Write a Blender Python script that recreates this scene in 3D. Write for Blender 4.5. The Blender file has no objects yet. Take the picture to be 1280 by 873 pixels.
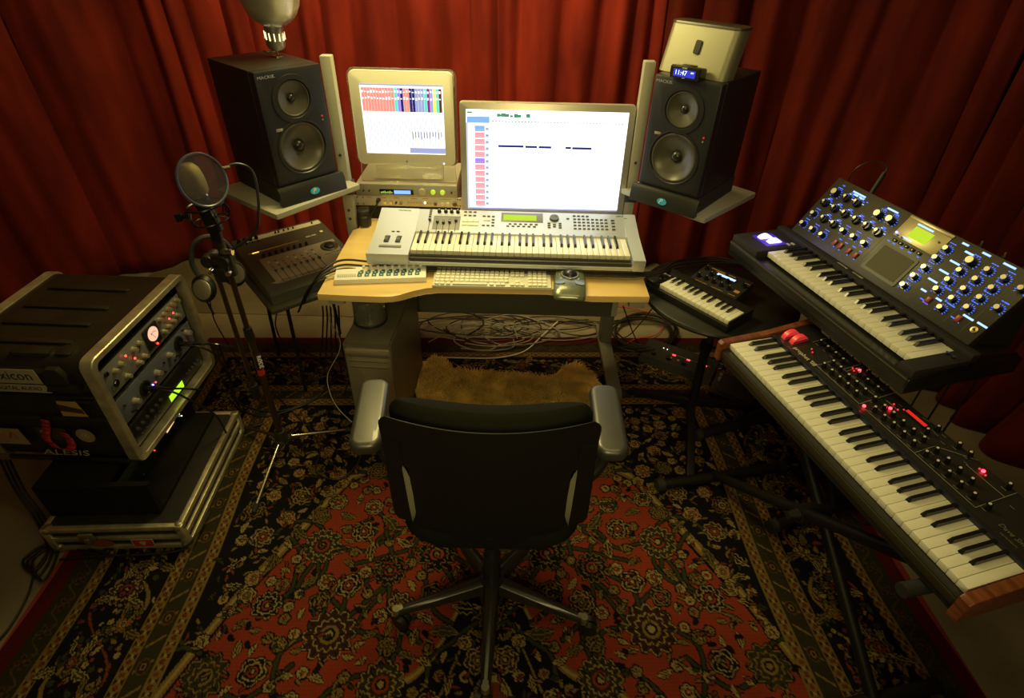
import bpy, bmesh, math, random
import numpy as np
from math import sin, cos, pi, atan2, hypot, sqrt, radians
from mathutils import Vector, Matrix, Euler
random.seed(11)
SC = bpy.context.scene
COL = SC.collection
CABLES=[('black cable looping from the upper preamp jack of the rack case to the rug', 0.004, 'k', [(-1.263, 1.726, 0.5), (-1.201, 1.719, 0.5), (-1.184, 1.767, 0.42), (-1.25, 1.902, 0.2), (-1.272, 1.909, 0.05), (-1.22, 1.872, 0.012), (-1.084, 1.85, 0.012), (-0.906, 1.993, 0.012), (-0.927, 2.235, 0.012)], None), ('black cable drooping from the lower preamp jack of the rack case down its front', 0.004, 'k', [(-1.277, 1.503, 0.47), (-1.206, 1.493, 0.47), (-1.17, 1.521, 0.4), (-1.16, 1.601, 0.25), (-1.167, 1.637, 0.1), (-1.182, 1.738, 0.02), (-1.101, 1.799, 0.012)], None), ('long black cable arching on the rug between rack case and microphone stand', 0.004, 'k', [(-1.549, 2.379, 0.012), (-1.374, 2.091, 0.012), (-1.259, 1.924, 0.012), (-1.075, 1.877, 0.012), (-0.935, 1.964, 0.012), (-0.85, 2.143, 0.012), (-0.838, 2.34, 0.012)], None), ('thin black headphone cord hanging down beside the microphone stand', 0.0025, 'k', [(-1.26, 1.973, 0.56), (-1.319, 2.046, 0.4), (-1.352, 2.135, 0.2), (-1.293, 2.125, 0.012), (-1.084, 1.958, 0.012), (-0.924, 1.805, 0.012)], None), ('black cable hanging in the bundle under the left front corner of the desk', 0.0035, 'k', [(-0.719, 1.784, 0.66), (-0.785, 1.924, 0.5), (-0.911, 2.155, 0.2), (-0.974, 2.178, 0.02), (-1.008, 2.076, 0.012), (-1.257, 2.221, 0.012)], 'cables hanging under the left desk corner'), ('black cable hanging in the bundle under the left front corner of the desk', 0.0035, 'k', [(-0.704, 1.784, 0.66), (-0.768, 1.925, 0.5), (-0.889, 2.156, 0.2), (-0.935, 2.18, 0.02), (-0.959, 2.108, 0.012), (-1.135, 2.163, 0.012)], 'cables hanging under the left desk corner'), ('black cable hanging in the bundle under the left front corner of the desk', 0.0035, 'k', [(-0.69, 1.785, 0.66), (-0.752, 1.926, 0.5), (-0.866, 2.157, 0.2), (-0.895, 2.182, 0.02), (-0.909, 2.141, 0.012), (-1.018, 2.106, 0.012)], 'cables hanging under the left desk corner'), ('black cable hanging in the bundle under the left front corner of the desk', 0.0035, 'k', [(-0.675, 1.786, 0.66), (-0.736, 1.927, 0.5), (-0.843, 2.158, 0.2), (-0.855, 2.183, 0.02), (-0.858, 2.174, 0.012), (-0.904, 2.051, 0.012)], 'cables hanging under the left desk corner'), ('black cable hanging in the bundle under the left front corner of the desk', 0.0035, 'k', [(-0.66, 1.787, 0.66), (-0.719, 1.927, 0.5), (-0.82, 2.159, 0.2), (-0.816, 2.185, 0.02), (-0.806, 2.208, 0.012), (-0.793, 1.997, 0.012)], 'cables hanging under the left desk corner'), ('thin white cable snaking down beside the computer tower', 0.002, 'w', [(-0.687, 1.785, 0.66), (-0.759, 1.925, 0.5), (-0.79, 2.075, 0.3), (-0.812, 2.096, 0.2), (-0.894, 2.108, 0.05), (-0.86, 2.003, 0.03), (-0.8, 1.911, 0.015), (-0.713, 1.823, 0.012)], None), ('black cord falling from the control surface table to the rug', 0.003, 'k', [(-0.991, 1.962, 0.5), (-1.065, 2.067, 0.35), (-1.138, 2.252, 0.12), (-1.084, 2.318, 0.01), (-0.936, 2.237, 0.01)], None), ('black cable curling over the rug near the chair left of its armrest', 0.003, 'k', [(-0.933, 1.832, 0.01), (-0.812, 1.666, 0.01), (-0.791, 1.535, 0.01), (-0.682, 1.497, 0.01), (-0.626, 1.605, 0.01), (-0.665, 1.742, 0.01)], None), ('black cable running down the left end of the rack cases to the floor', 0.0045, 'k', [(-1.827, 1.35, 0.25), (-1.807, 1.313, 0.12), (-1.74, 1.259, 0.03), (-1.624, 1.142, 0.012), (-1.622, 1.065, 0.012), (-1.686, 1.109, 0.012), (-1.618, 1.174, 0.012), (-1.411, 1.117, 0.012)], 'cables at the left end of the rack cases'), ('black cable running down the left end of the rack cases to the floor', 0.0045, 'k', [(-1.81, 1.351, 0.25), (-1.79, 1.313, 0.12), (-1.722, 1.259, 0.03), (-1.608, 1.142, 0.012), (-1.594, 1.048, 0.012), (-1.669, 1.109, 0.012), (-1.601, 1.175, 0.012), (-1.405, 1.136, 0.012)], 'cables at the left end of the rack cases'), ('black cable running down the left end of the rack cases to the floor', 0.0045, 'k', [(-1.793, 1.351, 0.25), (-1.773, 1.314, 0.12), (-1.705, 1.26, 0.03), (-1.591, 1.143, 0.012), (-1.566, 1.031, 0.012), (-1.653, 1.11, 0.012), (-1.584, 1.175, 0.012), (-1.399, 1.155, 0.012)], 'cables at the left end of the rack cases'), ('thin black cable trailing from the rack cases across the bare floor to the left', 0.0035, 'k', [(-1.622, 1.14, 0.015), (-1.616, 1.065, 0.012), (-1.581, 0.98, 0.012), (-1.565, 0.875, 0.012), (-1.58, 0.789, 0.012)], None), ('black cable lying along the foot of the lower rack case', 0.004, 'k', [(-1.562, 1.112, 0.012), (-1.414, 1.127, 0.02), (-1.291, 1.134, 0.02), (-1.161, 1.156, 0.02), (-1.113, 1.203, 0.05), (-1.117, 1.306, 0.04)], None), ('grey cable tangled on the rug under the desk behind the fur rug', 0.0035, 'g', [(0.158, 2.54, 0.012), (0.014, 2.505, 0.016), (-0.163, 2.485, 0.02), (-0.266, 2.503, 0.024), (-0.31, 2.537, 0.028), (-0.306, 2.584, 0.032), (-0.129, 2.588, 0.036), (0.02, 2.59, 0.04), (0.151, 2.546, 0.044)], 'grey cables tangled under the desk'), ('grey cable tangled on the rug under the desk behind the fur rug', 0.0035, 'g', [(-0.06, 2.556, 0.012), (-0.084, 2.625, 0.016), (0.089, 2.655, 0.02), (0.272, 2.682, 0.024), (0.448, 2.66, 0.028), (0.477, 2.578, 0.032), (0.454, 2.506, 0.036), (0.303, 2.455, 0.04), (0.159, 2.447, 0.044)], 'grey cables tangled under the desk'), ('grey cable tangled on the rug under the desk behind the fur rug', 0.0035, 'g', [(-0.449, 2.441, 0.012), (-0.391, 2.494, 0.016), (-0.316, 2.539, 0.02), (-0.168, 2.574, 0.024), (-0.049, 2.53, 0.028), (0.064, 2.465, 0.032), (-0.059, 2.401, 0.036), (-0.131, 2.346, 0.04), (-0.266, 2.353, 0.044)], 'grey cables tangled under the desk'), ('grey cable tangled on the rug under the desk behind the fur rug', 0.0035, 'g', [(-0.011, 2.623, 0.012), (0.004, 2.504, 0.016), (-0.001, 2.401, 0.02), (-0.176, 2.362, 0.024), (-0.308, 2.432, 0.028), (-0.272, 2.523, 0.032), (-0.15, 2.564, 0.036), (-0.007, 2.564, 0.04), (0.029, 2.452, 0.044)], 'grey cables tangled under the desk'), ('grey cable tangled on the rug under the desk behind the fur rug', 0.0035, 'g', [(-0.257, 2.461, 0.012), (-0.37, 2.484, 0.016), (-0.423, 2.509, 0.02), (-0.504, 2.542, 0.024), (-0.339, 2.59, 0.028), (-0.215, 2.63, 0.032), (-0.075, 2.595, 0.036), (0.108, 2.556, 0.04), (0.163, 2.504, 0.044)], 'grey cables tangled under the desk'), ('grey cable tangled on the rug under the desk behind the fur rug', 0.0035, 'g', [(-0.083, 2.426, 0.012), (-0.201, 2.45, 0.016), (-0.259, 2.508, 0.02), (-0.187, 2.589, 0.024), (-0.05, 2.561, 0.028), (0.107, 2.524, 0.032), (0.082, 2.441, 0.036), (-0.084, 2.382, 0.04), (-0.247, 2.397, 0.044)], 'grey cables tangled under the desk'), ('grey cable tangled on the rug under the desk behind the fur rug', 0.0035, 'g', [(0.143, 2.684, 0.012), (0.261, 2.569, 0.016), (0.159, 2.46, 0.02), (-0.042, 2.418, 0.024), (-0.151, 2.482, 0.028), (-0.206, 2.582, 0.032), (-0.016, 2.695, 0.036), (0.181, 2.606, 0.04), (0.264, 2.52, 0.044)], 'grey cables tangled under the desk'), ('black cable heaped on the floor under the back of the desk', 0.0035, 'k', [(0.275, 2.67, 0.012), (0.388, 2.669, 0.016), (0.506, 2.644, 0.02), (0.512, 2.588, 0.024), (0.409, 2.521, 0.028), (0.284, 2.53, 0.032), (0.231, 2.581, 0.036), (0.304, 2.631, 0.04), (0.43, 2.654, 0.044)], 'black cables heaped under the desk'), ('black cable heaped on the floor under the back of the desk', 0.0035, 'k', [(-0.129, 2.644, 0.012), (-0.026, 2.674, 0.016), (0.079, 2.666, 0.02), (0.086, 2.61, 0.024), (0.085, 2.563, 0.028), (-0.024, 2.533, 0.032), (-0.118, 2.555, 0.036), (-0.094, 2.603, 0.04), (-0.038, 2.623, 0.044)], 'black cables heaped under the desk'), ('black cable heaped on the floor under the back of the desk', 0.0035, 'k', [(-0.513, 2.549, 0.012), (-0.531, 2.62, 0.016), (-0.261, 2.693, 0.02), (-0.05, 2.628, 0.024), (-0.113, 2.511, 0.028), (-0.315, 2.495, 0.032), (-0.508, 2.533, 0.036), (-0.441, 2.633, 0.04), (-0.165, 2.618, 0.044)], 'black cables heaped under the desk'), ('black cable heaped on the floor under the back of the desk', 0.0035, 'k', [(-0.282, 2.578, 0.012), (-0.287, 2.649, 0.016), (-0.236, 2.696, 0.02), (-0.086, 2.706, 0.024), (0.007, 2.677, 0.028), (0.062, 2.596, 0.032), (0.014, 2.514, 0.036), (-0.064, 2.475, 0.04), (-0.189, 2.49, 0.044)], 'black cables heaped under the desk'), ('black cable heaped on the floor under the back of the desk', 0.0035, 'k', [(0.451, 2.636, 0.012), (0.32, 2.591, 0.016), (0.152, 2.577, 0.02), (0.028, 2.599, 0.024), (0.024, 2.637, 0.028), (0.114, 2.68, 0.032), (0.235, 2.684, 0.036), (0.34, 2.659, 0.04), (0.491, 2.63, 0.044)], 'black cables heaped under the desk'), ('black cable heaped on the floor under the back of the desk', 0.0035, 'k', [(-0.004, 2.614, 0.012), (0.163, 2.67, 0.016), (0.373, 2.653, 0.02), (0.534, 2.597, 0.024), (0.43, 2.521, 0.028), (0.209, 2.482, 0.032), (0.033, 2.515, 0.036), (-0.041, 2.571, 0.04), (0.182, 2.605, 0.044)], 'black cables heaped under the desk'), ('black cable heaped on the floor under the back of the desk', 0.0035, 'k', [(-0.335, 2.526, 0.012), (-0.367, 2.594, 0.016), (-0.249, 2.68, 0.02), (-0.046, 2.706, 0.024), (0.11, 2.655, 0.028), (0.153, 2.554, 0.032), (-0.034, 2.448, 0.036), (-0.255, 2.441, 0.04), (-0.377, 2.522, 0.044)], 'black cables heaped under the desk'), ('black cable heaped on the floor under the back of the desk', 0.0035, 'k', [(-0.228, 2.73, 0.012), (-0.162, 2.626, 0.016), (-0.239, 2.515, 0.02), (-0.383, 2.532, 0.024), (-0.474, 2.628, 0.028), (-0.354, 2.703, 0.032), (-0.222, 2.681, 0.036), (-0.16, 2.593, 0.04), (-0.243, 2.469, 0.044)], 'black cables heaped under the desk'), ('pale grey cable stretched straight behind the fur rug', 0.004, 'w', [(-0.414, 2.31, 0.012), (-0.248, 2.31, 0.012), (-0.081, 2.317, 0.012), (0.065, 2.378, 0.012), (0.176, 2.543, 0.012), (0.273, 2.689, 0.012)], None), ('black cable coiled on the bare floor right of the desk', 0.005, 'k', [(0.562, 2.68, 0.012), (0.761, 2.72, 0.016), (0.893, 2.628, 0.02), (0.841, 2.477, 0.024), (0.672, 2.386, 0.028), (0.527, 2.452, 0.032), (0.529, 2.579, 0.036), (0.661, 2.671, 0.04), (0.839, 2.655, 0.044), (0.861, 2.508, 0.048), (0.749, 2.4, 0.052), (0.571, 2.386, 0.056)], 'black cables coiled right of the desk'), ('black cable coiled on the bare floor right of the desk', 0.005, 'k', [(0.821, 2.784, 0.012), (0.924, 2.679, 0.016), (0.86, 2.511, 0.02), (0.72, 2.433, 0.024), (0.58, 2.486, 0.028), (0.601, 2.643, 0.032), (0.73, 2.745, 0.036), (0.87, 2.705, 0.04), (0.918, 2.555, 0.044), (0.786, 2.414, 0.048), (0.634, 2.433, 0.052), (0.562, 2.53, 0.056)], 'black cables coiled right of the desk'), ('black cable coiled on the bare floor right of the desk', 0.005, 'k', [(0.616, 2.679, 0.012), (0.773, 2.764, 0.016), (0.917, 2.675, 0.02), (0.893, 2.511, 0.024), (0.741, 2.391, 0.028), (0.603, 2.445, 0.032), (0.553, 2.564, 0.036), (0.677, 2.693, 0.04), (0.835, 2.674, 0.044), (0.884, 2.551, 0.048), (0.817, 2.403, 0.052), (0.651, 2.354, 0.056)], 'black cables coiled right of the desk'), ('black cable coiled on the bare floor right of the desk', 0.005, 'k', [(0.613, 2.667, 0.012), (0.764, 2.734, 0.016), (0.887, 2.671, 0.02), (0.868, 2.518, 0.024), (0.743, 2.409, 0.028), (0.612, 2.447, 0.032), (0.57, 2.57, 0.036), (0.685, 2.714, 0.04), (0.841, 2.706, 0.044), (0.88, 2.561, 0.048), (0.807, 2.415, 0.052), (0.656, 2.392, 0.056)], 'black cables coiled right of the desk'), ('red cable curving over the bare floor right of the desk', 0.003, 'r', [(0.603, 2.79, 0.05), (0.753, 2.813, 0.012), (0.855, 2.75, 0.012), (0.859, 2.652, 0.012), (0.79, 2.556, 0.012), (0.683, 2.521, 0.012), (0.607, 2.459, 0.012)], None), ('black cable slung from the desk right corner down to the coiled cables', 0.003, 'k', [(0.607, 1.988, 0.62), (0.658, 2.28, 0.35), (0.674, 2.468, 0.15), (0.652, 2.54, 0.03), (0.59, 2.498, 0.02)], None), ('black cable falling straight from under the desk right corner', 0.003, 'k', [(0.425, 1.839, 0.66), (0.525, 2.132, 0.4), (0.627, 2.358, 0.15), (0.692, 2.452, 0.02), (0.772, 2.409, 0.012)], None), ('thick black cable lying across the desk in front of the silver synthesizer, rearmost of three', 0.0045, 'k', [(-0.908, 2.12, 0.5), (-0.753, 1.889, 0.73), (-0.68, 1.951, 0.765), (-0.542, 1.96, 0.757), (-0.319, 1.94, 0.757), (-0.007, 1.937, 0.757), (0.303, 1.928, 0.757), (0.49, 1.932, 0.757), (0.58, 1.968, 0.75), (0.705, 2.147, 0.7), (0.886, 2.185, 0.7), (1.011, 2.094, 0.7)], None), ('thick black cable lying across the desk in front of the silver synthesizer, middle of three', 0.0045, 'k', [(-0.904, 2.041, 0.5), (-0.754, 1.853, 0.73), (-0.67, 1.913, 0.765), (-0.534, 1.922, 0.757), (-0.317, 1.921, 0.757), (-0.007, 1.922, 0.757), (0.302, 1.913, 0.757), (0.488, 1.917, 0.757), (0.577, 1.956, 0.75), (0.698, 2.113, 0.7), (0.879, 2.159, 0.7), (1.015, 2.106, 0.7)], None), ('thick black cable lying across the desk in front of the silver synthesizer, frontmost of three', 0.0045, 'k', [(-0.905, 1.979, 0.5), (-0.757, 1.823, 0.73), (-0.662, 1.882, 0.765), (-0.527, 1.891, 0.757), (-0.315, 1.905, 0.757), (-0.007, 1.909, 0.757), (0.301, 1.901, 0.757), (0.486, 1.904, 0.757), (0.575, 1.947, 0.75), (0.691, 2.085, 0.7), (0.873, 2.138, 0.7), (1.019, 2.117, 0.7)], None), ('black cable sagging under the front rim of the round table', 0.004, 'k', [(0.572, 2.034, 0.66), (0.624, 1.99, 0.6), (0.685, 1.933, 0.56), (0.771, 1.869, 0.54), (0.819, 1.827, 0.56), (0.867, 1.81, 0.6)], None), ('black cable hanging in a slack curve between the two synthesizer stands', 0.003, 'k', [(1.226, 1.469, 0.3), (1.326, 1.486, 0.15), (1.331, 1.447, 0.03), (1.37, 1.35, 0.012), (1.508, 1.409, 0.012), (1.62, 1.499, 0.05)], None)]
PKN=[(0.093, 0.115), (0.095, 0.141), (0.125, 0.114), (0.126, 0.144), (0.157, 0.115), (0.156, 0.144), (0.188, 0.115), (0.188, 0.144), (0.184, 0.055), (0.185, 0.085), (0.215, 0.085), (0.216, 0.055), (0.25, 0.083), (0.248, 0.055), (0.281, 0.083), (0.279, 0.056), (0.314, 0.083), (0.312, 0.056), (0.254, 0.115), (0.255, 0.146), (0.285, 0.115), (0.349, 0.084), (0.379, 0.058), (0.383, 0.083), (0.412, 0.057), (0.412, 0.085), (0.441, 0.059), (0.444, 0.085), (0.475, 0.059), (0.476, 0.086), (0.507, 0.058), (0.506, 0.089), (0.488, 0.117), (0.49, 0.147), (0.323, 0.144), (0.286, 0.144), (0.32, 0.118), (0.544, 0.059), (0.545, 0.089), (0.576, 0.059), (0.578, 0.087), (0.609, 0.059), (0.61, 0.088), (0.642, 0.058), (0.643, 0.088), (0.551, 0.148), (0.582, 0.148), (0.647, 0.151), (0.682, 0.149), (0.676, 0.059), (0.709, 0.064)]
VB=[(-0.008, 0.177), (0.038, 0.178), (-0.062, 0.132), (-0.014, 0.131), (0.034, 0.132), (-0.017, 0.086), (0.084, 0.132), (0.03, 0.087), (0.131, 0.132), (0.177, 0.132)]
VC=[(-0.066, 0.085), (-0.071, 0.04), (-0.021, 0.04), (0.079, 0.085), (0.026, 0.041), (0.125, 0.086), (0.172, 0.085), (0.383, 0.182), (0.381, 0.148), (0.379, 0.112), (0.375, 0.078), (0.373, 0.043), (0.459, 0.149), (0.456, 0.114), (0.453, 0.079), (0.5, 0.044), (0.511, 0.183), (0.508, 0.149), (0.506, 0.114), (0.503, 0.079), (0.557, 0.184), (0.555, 0.149), (0.553, 0.115), (0.55, 0.079), (0.606, 0.181), (0.603, 0.115)]

# ------------------------------------------------------------------ materials
def lin(c):
    return tuple((v/12.92 if v <= .04045 else ((v+.055)/1.055)**2.4) for v in c)
MC = {}
def mat(name, col, rough=.5, metal=0., emis=None, es=0., bump=0., bscale=200., var=0., vscale=8., spec=.5, alpha=1., trans=0., coat=0., stretch=None):
    if name in MC: return MC[name]
    m = bpy.data.materials.new(name); m.use_nodes = True
    nt = m.node_tree; b = nt.nodes['Principled BSDF']
    b.inputs['Base Color'].default_value = (*col, 1)
    b.inputs['Roughness'].default_value = rough
    b.inputs['Metallic'].default_value = metal
    b.inputs['Specular IOR Level'].default_value = spec
    b.inputs['Coat Weight'].default_value = coat
    b.inputs['Transmission Weight'].default_value = trans
    b.inputs['Alpha'].default_value = alpha
    if emis:
        b.inputs['Emission Color'].default_value = (*emis, 1)
        b.inputs['Emission Strength'].default_value = es
    if bump or var:
        tc = nt.nodes.new('ShaderNodeTexCoord'); mp = nt.nodes.new('ShaderNodeMapping')
        nt.links.new(tc.outputs['Object'], mp.inputs['Vector'])
        if stretch: mp.inputs['Scale'].default_value = stretch
        if bump:
            n = nt.nodes.new('ShaderNodeTexNoise'); n.inputs['Scale'].default_value = bscale; n.inputs['Detail'].default_value = 3
            bp = nt.nodes.new('ShaderNodeBump'); bp.inputs['Strength'].default_value = bump; bp.inputs['Distance'].default_value = .002
            nt.links.new(mp.outputs['Vector'], n.inputs['Vector']); nt.links.new(n.outputs['Fac'], bp.inputs['Height'])
            nt.links.new(bp.outputs['Normal'], b.inputs['Normal'])
        if var:
            n = nt.nodes.new('ShaderNodeTexNoise'); n.inputs['Scale'].default_value = vscale; n.inputs['Detail'].default_value = 5
            r = nt.nodes.new('ShaderNodeMapRange'); r.inputs['From Min'].default_value = .3; r.inputs['From Max'].default_value = .7
            r.inputs['To Min'].default_value = 1-var; r.inputs['To Max'].default_value = 1+var
            mx = nt.nodes.new('ShaderNodeVectorMath'); mx.operation = 'SCALE'; mx.inputs[0].default_value = col
            nt.links.new(mp.outputs['Vector'], n.inputs['Vector']); nt.links.new(n.outputs['Fac'], r.inputs['Value'])
            nt.links.new(r.outputs['Result'], mx.inputs['Scale']); nt.links.new(mx.outputs['Vector'], b.inputs['Base Color'])
    MC[name] = m
    return m
def glow(name, col, s): return mat(name, (0, 0, 0), .6, emis=col, es=s)
BLK = mat('black_plastic', (.012, .012, .011), .42)
BLKM = mat('black_matte', (.012, .011, .010), .75, bump=.3, bscale=300)
BLKG = mat('black_gloss', (.008, .008, .009), .15)
BLKT = mat('black_metal_tube', (.007, .0065, .006), .5, 0, spec=.3)
CABK = mat('black_cable', (.010, .009, .008), .5)
CABW = mat('white_cable', (.55, .5, .4), .5)
CABG = mat('grey_cable', (.22, .2, .16), .5)
CABR = mat('red_cable', (.6, .04, .02), .5)
SIL = mat('silver_plastic', (.52, .56, .60), .36, .35)
SILD = mat('dark_silver', (.25, .25, .24), .4, .4)
ALU = mat('brushed_aluminium', (.6, .58, .52), .32, .85, bump=.15, bscale=60, stretch=(1, 1, 12))
CHR = mat('chrome', (.75, .72, .66), .15, 1.)
WKEY = mat('ivory_key', (.74, .73, .62), .3, coat=.3)
BKEY = mat('black_key', (.010, .010, .010), .22)
WHT = mat('white_plastic', (.78, .78, .74), .35)
IVO = mat('ivory_plastic', (.74, .73, .62), .35)
GRY = mat('grey_plastic', (.2, .2, .19), .45)
GRYL = mat('pale_grey_paint', (.36, .35, .29), .5, bump=.1, bscale=80)
GRYD = mat('charcoal_plastic', (.05, .05, .048), .4)
TXT = mat('white_print', (.75, .73, .66), .5, emis=(.75, .7, .55), es=.04)
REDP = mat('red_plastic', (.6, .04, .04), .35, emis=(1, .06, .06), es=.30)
WOODD = mat('dark_red_wood', (.16, .05, .02), .35, var=.4, vscale=14, stretch=(1, 6, 6))
LEDR = glow('red_led', (1, .02, .03), 14)
LEDB = glow('blue_led', (.2, .2, 1), 8)
LEDW = glow('white_led', (.9, .9, .6), 3)
LCDG = glow('green_lcd', (.55, .8, .02), .95)
BLUE = glow('blue_backlit_print', (.05, .16, 1), 1.5)
BLUEW = glow('bright_blue_print', (.3, .48, 1), 2.0)
# ------------------------------------------------------------------ mesh helpers
def nb(): return bmesh.new()
def _mi(vs, mi, seen=None):
    fs = set()
    for v in vs:
        for f in v.link_faces: fs.add(f)
    for f in fs: f.material_index = mi
    return fs
def box(bm, c, s, bev=0., rot=None, mi=0, seg=2):
    M = Matrix.Translation(Vector(c))
    if rot is not None: M = M @ (rot if isinstance(rot, Matrix) else Euler(rot).to_matrix().to_4x4())
    M = M @ Matrix.Diagonal((s[0], s[1], s[2], 1))
    r = bmesh.ops.create_cube(bm, size=1, matrix=M); vs = r['verts']
    fs = _mi(vs, mi)
    if bev > 0:
        es = list({e for v in vs for e in v.link_edges})
        r = bmesh.ops.bevel(bm, geom=es, offset=min(bev, min(s)*.48), segments=seg, affect='EDGES', profile=.5)
        for f in r['faces']: f.material_index = mi
def bx(bm, x0, x1, y0, y1, z0, z1, bev=0., mi=0):
    box(bm, ((x0+x1)/2, (y0+y1)/2, (z0+z1)/2), (abs(x1-x0), abs(y1-y0), abs(z1-z0)), bev, mi=mi)
def frame_of(d):
    d = Vector(d).normalized(); up = Vector((0, 0, 1)) if abs(d.z) < .95 else Vector((1, 0, 0))
    a = d.cross(up).normalized(); b = d.cross(a).normalized(); return a, b, d
def ring(bm, c, a, b, r, n):
    return [bm.verts.new(c + a*(r*cos(2*pi*k/n)) + b*(r*sin(2*pi*k/n))) for k in range(n)]
def cyl(bm, p0, p1, r0, r1=None, n=16, mi=0, caps=True):
    if r1 is None: r1 = r0
    p0 = Vector(p0); p1 = Vector(p1); a, b, d = frame_of(p1-p0)
    A = ring(bm, p0, a, b, r0, n); B = ring(bm, p1, a, b, r1, n)
    for k in range(n):
        f = bm.faces.new((A[k], A[(k+1) % n], B[(k+1) % n], B[k])); f.material_index = mi
    if caps:
        f = bm.faces.new(A[::-1]); f.material_index = mi
        f = bm.faces.new(B); f.material_index = mi
def smooth_path(pts, sub=6):
    P = [Vector(p) for p in pts]
    if len(P) < 3: return P
    out = []
    for i in range(len(P)-1):
        p0 = P[max(i-1, 0)]; p1 = P[i]; p2 = P[i+1]; p3 = P[min(i+2, len(P)-1)]
        for k in range(sub):
            t = k/sub
            out.append(.5*((2*p1)+(-p0+p2)*t+(2*p0-5*p1+4*p2-p3)*t*t+(-p0+3*p1-3*p2+p3)*t**3))
    out.append(P[-1]); return out
def tube(bm, pts, r, n=8, mi=0, smooth=True, sub=6):
    P = smooth_path(pts, sub) if smooth else [Vector(p) for p in pts]
    Q = [P[0]]
    for p in P[1:]:
        if (p-Q[-1]).length > 1e-5: Q.append(p)
    P = Q; rr = r if callable(r) else (lambda t: r)
    prev = None; a = None
    for i, p in enumerate(P):
        d = (P[min(i+1, len(P)-1)]-P[max(i-1, 0)])
        if d.length < 1e-6: d = Vector((0, 0, 1))
        d.normalize()
        if a is None: a = frame_of(d)[0]
        a = (a - d*a.dot(d))
        if a.length < 1e-4: a = frame_of(d)[0]
        a.normalize(); b = d.cross(a)
        R = ring(bm, p, a, b, rr(i/(len(P)-1)), n)
        if prev:
            for k in range(n):
                f = bm.faces.new((prev[k], prev[(k+1) % n], R[(k+1) % n], R[k])); f.material_index = mi
        else:
            f = bm.faces.new(R[::-1]); f.material_index = mi
        prev = R
    f = bm.faces.new(prev); f.material_index = mi
def lathe(bm, prof, M=None, n=32, mi=0, close=False):
    M = M or Matrix(); prev = None
    for (r, z) in prof:
        R = [bm.verts.new(M @ Vector((r*cos(2*pi*k/n), r*sin(2*pi*k/n), z))) for k in range(n)] if r > 1e-6 else [bm.verts.new(M @ Vector((0, 0, z)))]
        if prev:
            for k in range(n):
                q = (prev[k % len(prev)], prev[(k+1) % len(prev)], R[(k+1) % len(R)], R[k % len(R)])
                q = list(dict.fromkeys(q))
                if len(q) > 2:
                    f = bm.faces.new(q); f.material_index = mi
        prev = R
def prism(bm, poly, z0, z1, M=None, mi=0, bev=0.):
    M = M or Matrix()
    A = [bm.verts.new(M @ Vector((x, y, z0))) for x, y in poly]; B = [bm.verts.new(M @ Vector((x, y, z1))) for x, y in poly]
    n = len(poly); fs = [bm.faces.new(A[::-1]), bm.faces.new(B)]
    for k in range(n): fs.append(bm.faces.new((A[k], A[(k+1) % n], B[(k+1) % n], B[k])))
    for f in fs: f.material_index = mi
    if bev > 0:
        es = [e for e in {e for f in fs[:2] for e in f.edges}]
        r = bmesh.ops.bevel(bm, geom=es, offset=bev, segments=2, affect='EDGES', profile=.5)
        for f in r['faces']: f.material_index = mi
def rrect(w, h, r, n=5, cx=0, cy=0):
    out = []
    for sx, sy, a0 in ((1, 1, 0), (-1, 1, pi/2), (-1, -1, pi), (1, -1, 1.5*pi)):
        for k in range(n+1):
            a = a0+pi/2*k/n; out.append((cx+sx*(w/2-r)+r*cos(a), cy+sy*(h/2-r)+r*sin(a)))
    return out
def quad(bm, pts, mi=0):
    f = bm.faces.new([bm.verts.new(Vector(p)) for p in pts]); f.material_index = mi
    return f
def finish(bm, name, mats, smooth=35):
    bmesh.ops.recalc_face_normals(bm, faces=bm.faces)
    me = bpy.data.meshes.new(name); bm.to_mesh(me); bm.free()
    for m in (mats if isinstance(mats, (list, tuple)) else [mats]): me.materials.append(m)
    if smooth:
        me.shade_smooth(); me.set_sharp_from_angle(angle=radians(smooth))
    return me
def link(name, me, parent=None, loc=(0, 0, 0), rot=None):
    o = bpy.data.objects.new(name, me); COL.objects.link(o)
    if parent: o.parent = parent
    if isinstance(rot, Matrix): o.matrix_basis = Matrix.Translation(Vector(loc)) @ rot
    else:
        o.location = loc
        if rot: o.rotation_euler = rot
    return o
def obj(name, bm, mats, parent=None, loc=(0, 0, 0), rot=None, smooth=35):
    return link(name, finish(bm, name, mats, smooth), parent, loc, rot)
def tag(o, label=None, cat=None, group=None, kind=None):
    if label: o['label'] = label
    if cat: o['category'] = cat
    if group: o['group'] = group
    if kind: o['kind'] = kind
    return o
def thing(name, label, cat, loc=(0, 0, 0), rz=0., group=None, rot=None):
    o = bpy.data.objects.new(name, None); COL.objects.link(o); o.empty_display_size = .05
    o.location = loc; o.rotation_euler = rot if rot else (0, 0, rz)
    return tag(o, label, cat, group)
def copy_tree(o, parent=None):
    c = o.copy(); COL.objects.link(c)
    if parent: c.parent = parent
    for ch in list(o.children): copy_tree(ch, c)
    return c
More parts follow.
